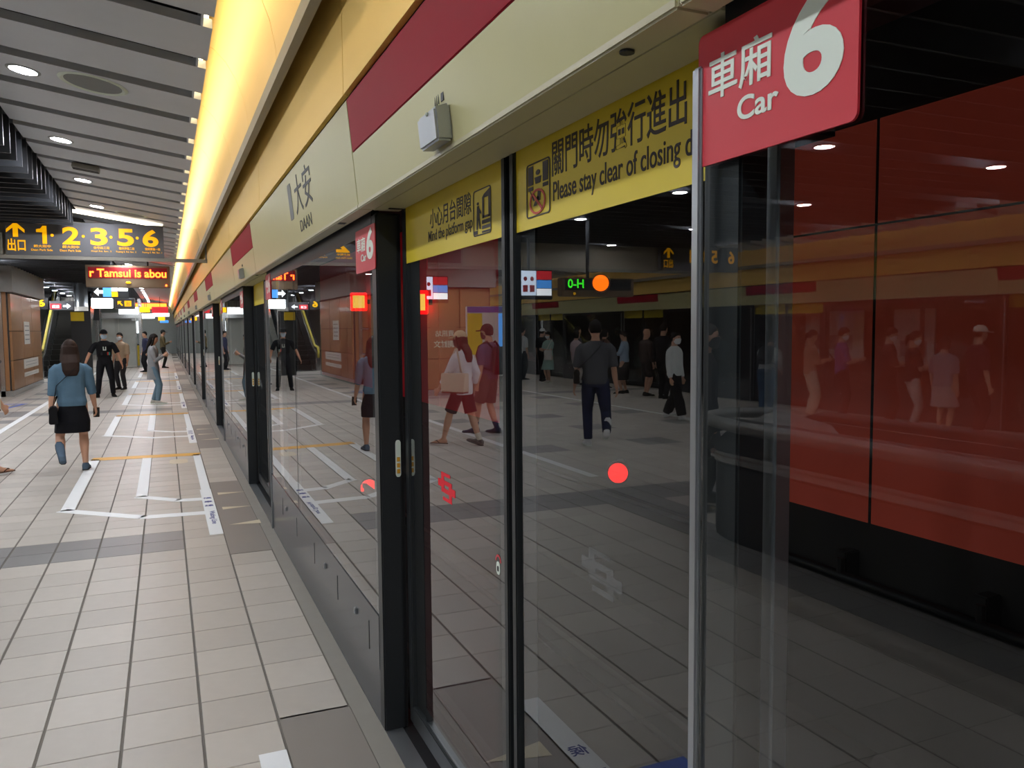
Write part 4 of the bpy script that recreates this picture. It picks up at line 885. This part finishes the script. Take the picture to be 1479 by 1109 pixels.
    if hair != 'none':
        m = MB(); m.loft([ell(hp(0, dy, z), hx, hy, rx*k, ry*k, 14, 2.1) for z, rx, ry, dy in ((-.03, .040, .030, -.026), (-.01, .049, .042, -.020), (.016, .052, .053, -.010), (.04, .046, .056, -.004), (.06, .034, .042, -.004), (.076, .012, .014, -.006))])
        if hair == 'long':
            m.loft([ell(hp(0, -.030, .02), hx, hy, .050*k, .034*k), ell(hp(0, -.034, -.04), hx, hy, .056*k, .032*k), ell(sp(0, -.055, .83), ax, ay, .062*k, .026*k), ell(sp(0, -.07, .77), ax, ay, .058*k, .018*k), ell(sp(0, -.072, .73), ax, ay, .04*k, .010*k)])
            for s in (-1, 1): m.tube([hp(s*.044, .008, .03), hp(s*.051, .005, -.03), sp(s*.055, .0, .85), sp(s*.06, -.02, .79)], [.012*k, .013*k, .014*k, .006*k], 8)
        if hair == 'bob':
            m.loft([ell(hp(0, -.018, .02), hx, hy, .053*k, .046*k), ell(hp(0, -.020, -.03), hx, hy, .056*k, .044*k), ell(hp(0, -.02, -.06), hx, hy, .05*k, .036*k)])
        if hair == 'tail': m.tube([hp(0, -.05, .02), hp(0, -.075, .0), hp(0, -.07, -.06), hp(0, -.06, -.10)], [.014*k, .02*k, .018*k, .006*k], 8)
        if hair == 'bun': m.ball(hp(0, -.045, .055), .022*k)
        remesh(m, 'hair', hm, T, vox*.8, 4)
    if cap:
        cc = cloth(cap); m = MB(); m.loft([ell(hp(0, dy, z), hx, hy, rx*k, ry*k, 14, 2.1) for z, rx, ry, dy in ((.014, .054, .062, -.003), (.035, .053, .061, -.003), (.06, .040, .048, -.004), (.077, .016, .02, -.004))])
        m.loft([ell(hp(0, .055, .018), hx, hy, .044*k, .012*k), ell(hp(0, .085, .014), hx, hy, .040*k, .030*k)])
        m.prism([(-.046, .03), (.046, .03), (.042, .075), (.025, .105), (-.025, .105), (-.042, .075)], lambda a, b_, t: hp(a, b_, .020-b_*.12+t), -.003, .003); remesh(m, 'cap', cc, T, vox*.7, 2)
    T.rotation_euler = (0, 0, rz)
    Mw = Matrix.Translation(V(loc)) @ Matrix.Rotation(rz, 4, 'Z')
    def wp(p): return Mw @ V(p)
    return T, dict(J=J, G=G, sp=sp, hp=hp, wp=wp, k=k, Mw=Mw, rz=rz, loc=loc)

def held(name, label, cat, info):
    return thing(name, label, cat, info['loc'], info['rz'])
def phone(info, s, label, hexc='23242a'):
    sh, el, wr, pe, d, q = info['J'][s]; t = held('phone', label, 'phone', info)
    n = V((0, 1, .6)).normalized(); c = pe+d*.02+V((0, .012, .02))
    u = V((1, 0, 0)); v = u.cross(n).normalized()
    b = MB(); P = lambda a, b_, w: c+u*a+v*b_+n*w
    b.loft([[P(a, b_, w) for a, b_ in roundrect(-.036, .036, -.075, .075, .01)] for w in (-.004, .004)]); b.build('case', cloth(hexc), t)
    b = MB(); b.loft([[P(a, b_, w) for a, b_ in roundrect(-.033, .033, -.071, .071, .008)] for w in (-.006, -.0042)]); b.build('screen', M['black'], t)
def backpack(info, label, hexc):
    k, sp = info['k'], info['sp']; t = held('backpack', label, 'backpack', info); cm = cloth(hexc)
    m = MB(); m.loft([ell(sp(0, y, z), V((1, 0, 0)), V((0, 1, 0)), rx*k, ry*k, 14, 3) for z, y, rx, ry in ((.545, -.115, .06, .03), (.56, -.12, .085, .045), (.66, -.128, .09, .052), (.75, -.12, .085, .045), (.80, -.11, .06, .03))]); remesh(m, 'pack', cm, t, .014, 4)
    m = MB(); m.loft([ell(sp(0, -.175, z), V((1, 0, 0)), V((0, 1, 0)), rx*k, .018*k, 12, 3) for z, rx in ((.57, .05), (.6, .065), (.66, .06))]); m.build('pocket', cm, t, smooth=True)
    for s in (-1, 1): MB().tube([sp(s*.06, -.08, .79), sp(s*.068, -.03, .845), sp(s*.07, .055, .80), sp(s*.082, .078, .72), sp(s*.1, .03, .62), sp(s*.08, -.09, .58)], [(.012*k, .004*k)]*6, 8).build('strap', cm, t, smooth=True)
def shoulder_bag(info, label, hexc, side, z, w, h, d, y=-.0, strapc=None, over=True, tote=False, x=.17):
    k, sp = info['k'], info['sp']; s = side; t = held('tote_bag' if tote else 'shoulder_bag', label, 'bag', info); cm = cloth(hexc)
    c = V((s*x*k, y*k, z*k)); b = MB()
    b.loft([[c+V((a, b_, zz)) for a, b_ in roundrect(-d*f, d*f, -w*g, w*g, .015)] for zz, f, g in ((-h/2, .5, .44), (-h/2+.03, .55, .47), (h/2-.02, .42, .5), (h/2, .3, .5))]); b.build('bag_body', cm, t, smooth=False, bevel=.008)
    sc = cloth(strapc or hexc)
    if over: MB().tube([c+V((0, -w*.3, h/2)), sp(s*.10, -.085, .66), sp(-s*.02, -.082, .78), sp(-s*.068, -.01, .847), sp(-s*.05, .078, .78), sp(s*.06, .085, .66), c+V((0, w*.3, h/2))], [(.013, .004)]*7, 8).build('strap', sc, t, smooth=True)
    else:
        top = sp(s*.098, 0, .846)
        for yy in (-1, 1): MB().tube([c+V((0, yy*w*.28, h/2-.01)), lerp(c+V((0, yy*w*.2, h/2)), top, .6)+V((s*.02, yy*.03, 0)), top+V((0, yy*.012, .004)), top+V((-s*.01, 0, .006))], [(.014, .004)]*4, 8).build('strap', sc, t, smooth=True)
    if tote: 
        b = MB(); b.box(c.x-d*.5-.004, c.x+d*.5+.004, c.y-w*.46, c.y+w*.46, c.z-h/2-.004, c.z-h/2+.025); b.build('leather_base', cloth('6b4a36'), t, bevel=.006)
    else:
        b = MB(); b.box(c.x-d*.5-.003, c.x+d*.5+.003, c.y-w*.5, c.y+w*.5, c.z+h*.05, c.z+h*.4); b.build('flap', cm, t, bevel=.01)

def people():
    P, I = person('woman walking away in blue denim shirt and black skirt, long dark hair', (-1.06, 11.05, 0), .12, 1.60, True, ('5c788c', .62), ('skirt', '17171c', .30), '56687a', 'long', 'hairbr', 'none',
        footL=(-.03, -.15, .095, -1.15), footR=(.02, .05), handR=(.165, .09, .43), handL=(-.145, -.02, .44), vox=.008, lean=.03)
    shoulder_bag(I, 'black shoulder bag hanging at the left hip of the denim shirt woman', '1b1a1c', -1, .445, .25, .21, .09, -.06, over=True, x=.128)
    phone(I, 1, 'tan phone held in right hand of the denim shirt woman', 'a08468')
    P, I = person('guard in black uniform, black cap and blue face mask, facing camera', (-1.46, 23.45, 0), PI+.12, 1.74, False, ('1d1e22', .42), ('trousers', '1b1c20'), '141414', 'short', 'hairb', 'mask', '15161a',
        footL=(-.045, 0), footR=(.055, .03), handL=(-.235, .03, .47), handR=(.26, .0, .50), vox=.009, elb=(1, -.2, 0))
    k, sp = I['k'], I['sp']
    v = held('duty_vest', 'black duty vest with white chest badge worn by the guard', 'vest', I); m = MB()
    m.loft([ell(sp(0, 0, z), V((1, 0, 0)), V((0, 1, 0)), rx*k, ry*k) for z, rx, ry in ((.60, .098, .078), (.68, .104, .08), (.75, .112, .084), (.80, .10, .07))]); m.build('vest', cloth('17181b'), v, smooth=True)
    b = MB()
    for a in ((-.022, -.010, .70, .75), (.010, .022, .70, .75), (-.022, .022, .695, .709)): b.box(a[0]*k, a[1]*k, .083*k, .09*k, a[2]*k, a[3]*k)
    b.build('badge', M['signwhite'], v); 
    for x, hx_ in ((-.06, '2d8f86'), (-.045, 'a83a34'), (.04, '2b2b30')): box(x*k-.022, x*k+.022, .078*k, .098*k, .625*k, .67*k).build('pouch', cloth(hx_), v, bevel=.006)
    P, I = person('woman in long grey shirt and jeans standing sideways looking at phone', (-.27, 20.6, 0), -PI/2-.1, 1.63, True, ('8f9092', .95), ('trousers', '6f8796'), 'c8c4b8', 'long', 'hairb', None,
        footL=(0, -.02), footR=(0, .05), handL=(-.05, .14, .70), handR=(.05, .15, .69), vox=.009, long_top=.15, headpitch=.25, elb=(.35, -.3, -1), tight=1.3)
    phone(I, 1, 'phone held by the woman in long grey shirt', 'd8d8dc')
    P, I = person('man in beige top standing partly behind the guard', (-1.2, 26.2, 0), 2.6, 1.66, False, ('c2ab90', .5), ('trousers', '3a3a3e'), '303030', 'short', 'hairb', 'maskw', vox=.014)
    P, I = person('person in brown patterned jacket beyond the grey shirt woman', (-.1, 40.5, 0), -PI/2, 1.74, False, ('6b5f45', .95), ('trousers', '2a2825'), '202020', 'short', 'hairb', None, '2b2d2b', handL=(-.05, .17, .68), handR=(.05, .17, .68), vox=.014, elb=(.3, -.3, -1))
    P, I = person('distant person in dark clothes left of the brown patterned jacket', (-.75, 37, 0), 2, 1.68, False, ('3b3d55', .5), ('trousers', '202024'), '202020', 'short', 'hairb', None, vox=.02)
    # mirrored in the nearest sliding doors
    P, I = person('woman in white shirt and beige cap carrying cream tote, mirrored in door', (-2.13, 11.0, 0), -.70, 1.66, True, ('dfe4ea', .85), ('shorts', '2a1c20'), '6a6460', 'long', 'hairbr', 'maskd', 'cdb894',
        footL=(.0, -.14, .0, -.25), footR=(.0, .17), handL=(-.17, -.02, .5), handR=(.15, .15, .5), vox=.009, sandal=1, sock='e4dccb', long_top=.05, tight=1.6)
    shoulder_bag(I, 'large cream tote bag on shoulder of the beige cap woman', 'cfc4ac', 1, .56, .40, .28, .14, -.02, over=False, tote=True, x=.16)
    P, I = person('man in purple shirt and grey shorts with backpack, mirrored in door', (-2.98, 12.1, 0), -.62, 1.76, False, ('57506a', .45), ('shorts', '544d48'), '3a3350', 'short', 'hairb', 'maskd', '241f24',
        footL=(0, -.05), footR=(0, .12), vox=.010, sock='3a2f52')
    backpack(I, 'black backpack worn by the man in purple shirt', '1d1f26')
    P, I = person('man in grey shirt and navy jeans walking away, mirrored in door', (-3.8, 10.05, 0), .45, 1.80, False, ('55565a', .46), ('trousers', '232846'), 'e6e6e6', 'short', 'hairb', 'none',
        footR=(.0, .06), footL=(-.02, -.2, .10, -1.1), handR=(.165, .05, .46), handL=(-.165, -.02, .46), vox=.010, tight=1.5)
    shoulder_bag(I, 'black crossbody bag on the back of the grey shirt man', '26221f', 1, .56, .24, .2, .08, -.02, over=True, x=.15)
    P, I = person('woman in white sweater, black wide trousers and mask, mirrored in door', (-6.8, 12.45, 0), 2.75, 1.60, True, ('dfe4e2', .97), ('wide', '181618'), 'e6e6e6', 'bun', 'hairb', 'maskw', footL=(0, .14), footR=(0, -.14, .01, -.3), vox=.011)
    P, I = person('dark clothed person by the escalator end, mirrored beside the silver post', (-3.22, 6.45, 0), 2.2, 1.72, False, ('1a1c26', .95), ('trousers', '15161c'), '121212', 'short', 'hairb', 'maskd', vox=.012)
    # crowd at the opposite platform edge
    crowd = [
     ('man in white shirt and black trousers, leftmost of the mirrored crowd', -9.0, 24.3, 1.3, 1.72, False, ('d5dadb', .5), ('trousers', '17181c'), '141414', 'short', None, None, 0),
     ('person in white cap and black clothes left of the mint dress', -9.2, 23.2, 1.2, 1.68, False, ('2a2b2e', .45), ('trousers', '1a1a1c'), '242424', 'short', None, 'dfe2e2', 0),
     ('woman in mint green dress holding a white bag, mirrored in door', -9.1, 22.5, -1.9, 1.58, True, ('9fc0b6', .4), ('dress', '9fc0b6', .26), 'c8c4b8', 'bob', 'maskw', None, 1),
     ('woman in pale pink top right of the mint dress', -8.9, 20.3, 1.4, 1.60, True, ('cdb6bb', .45), ('trousers', 'b9b2ac'), 'c8c4b8', 'bob', None, None, 0),
     ('grey haired man in dark jacket behind the pink top', -9.4, 21.2, 1.6, 1.72, False, ('3a3c40', .95), ('trousers', '2a2a2c'), '202020', 'short', None, None, 0),
     ('woman in light blue blouse and long skirt in mirrored crowd', -9.0, 17.85, -.8, 1.60, True, ('9db2c6', .7), ('skirt', '3a3533', .22), '2a2a2a', 'tail', None, None, 1),
     ('bald man in brown jacket and shorts seen from behind in mirrored crowd', -9.1, 17.0, 1.5, 1.66, False, ('4a3d38', .9), ('shorts', '3a3230'), '302c2a', 'none', None, None, 0),
     ('tall man in black jacket beside the bald man', -9.0, 16.1, 1.2, 1.78, False, ('1e1c1e', .95), ('trousers', '1a181a'), '141414', 'short', None, None, 0),
     ('person in orange brown top behind the grey shirt man', -9.5, 19.75, 1.5, 1.64, True, ('6a4a3a', .5), ('trousers', '2c2826'), '222222', 'bob', None, None, 0),
     ('person in white hooded top leaning over, mirrored left of red panel', -9.0, 12.3, 1.0, 1.62, False, ('b9bcbc', .9), ('trousers', '35506e'), '202020', 'short', None, None, 2),
     ('woman in cream trousers looking at phone, mirrored in red panel', -9.3, 11.45, 2.0, 1.62, True, ('9a7d66', .5), ('wide', 'cfc0ac'), 'c8c4b8', 'tail', None, None, 1),
     ('man in purple shirt reaching with phone, mirrored in red panel', -9.5, 10.9, 2.2, 1.66, False, ('6a4f86', .45), ('trousers', '2a2630'), '202020', 'short', 'maskw', None, 1),
     ('person in black with grey bag strap left of red panel seam', -9.3, 9.7, 2.3, 1.66, False, ('232024', .5), ('trousers', '1c1a1c'), '181818', 'short', 'maskw', None, 1),
     ('woman in black top with bent arm right of red panel seam', -9.2, 9.15, 2.2, 1.60, True, ('1c1a1e', .4), ('trousers', 'b8aea8'), '202020', 'tail', 'maskw', None, 1),
     ('girl in striped top with pale skirt, back turned, in red panel', -9.2, 8.6, 1.4, 1.52, True, ('8a8790', .45), ('dress', 'b5a6a4', .3), '202020', 'bob', None, None, 0),
     ('man in white cap and dark red shirt at right of mirrored crowd', -9.4, 8.2, 2.0, 1.68, False, ('4a2430', .5), ('trousers', '241a1e'), '181818', 'short', None, 'dcd8cc', 0),
    ]
    for (lab, x, y, rz, H, fem, top, bot, sh, hair, mk, cp, pose) in crowd:
        kw = {}
        if pose == 1: kw = dict(handL=(-.06, .17, .66), handR=(.06, .19, .66), elb=(.35, -.3, -1), headpitch=.3)
        if pose == 2: kw = dict(lean=.55, handL=(-.1, .3, .5), handR=(.1, .3, .5), headpitch=.4)
        P, I = person(lab, (x, y, 0), rz, H, fem, top, bot, sh, hair, 'hairb', mk, cp, vox=.016, footL=(0, -.02), footR=(0, .03), group='crowd on the opposite platform side', **kw)
        if 'hooded' in lab: backpack(I, 'dark backpack on the person in white hooded top', '22262a')
        if 'in mint green' in lab: shoulder_bag(I, 'white paper bag held by the woman in mint dress', 'd8d5d2', 1, .55, .26, .3, .1, .15, over=False, x=.13)
        if pose == 1 and 'in mint green' not in lab: phone(I, 1, 'phone held by the '+lab.split(',')[0], '1c1c20')
people()
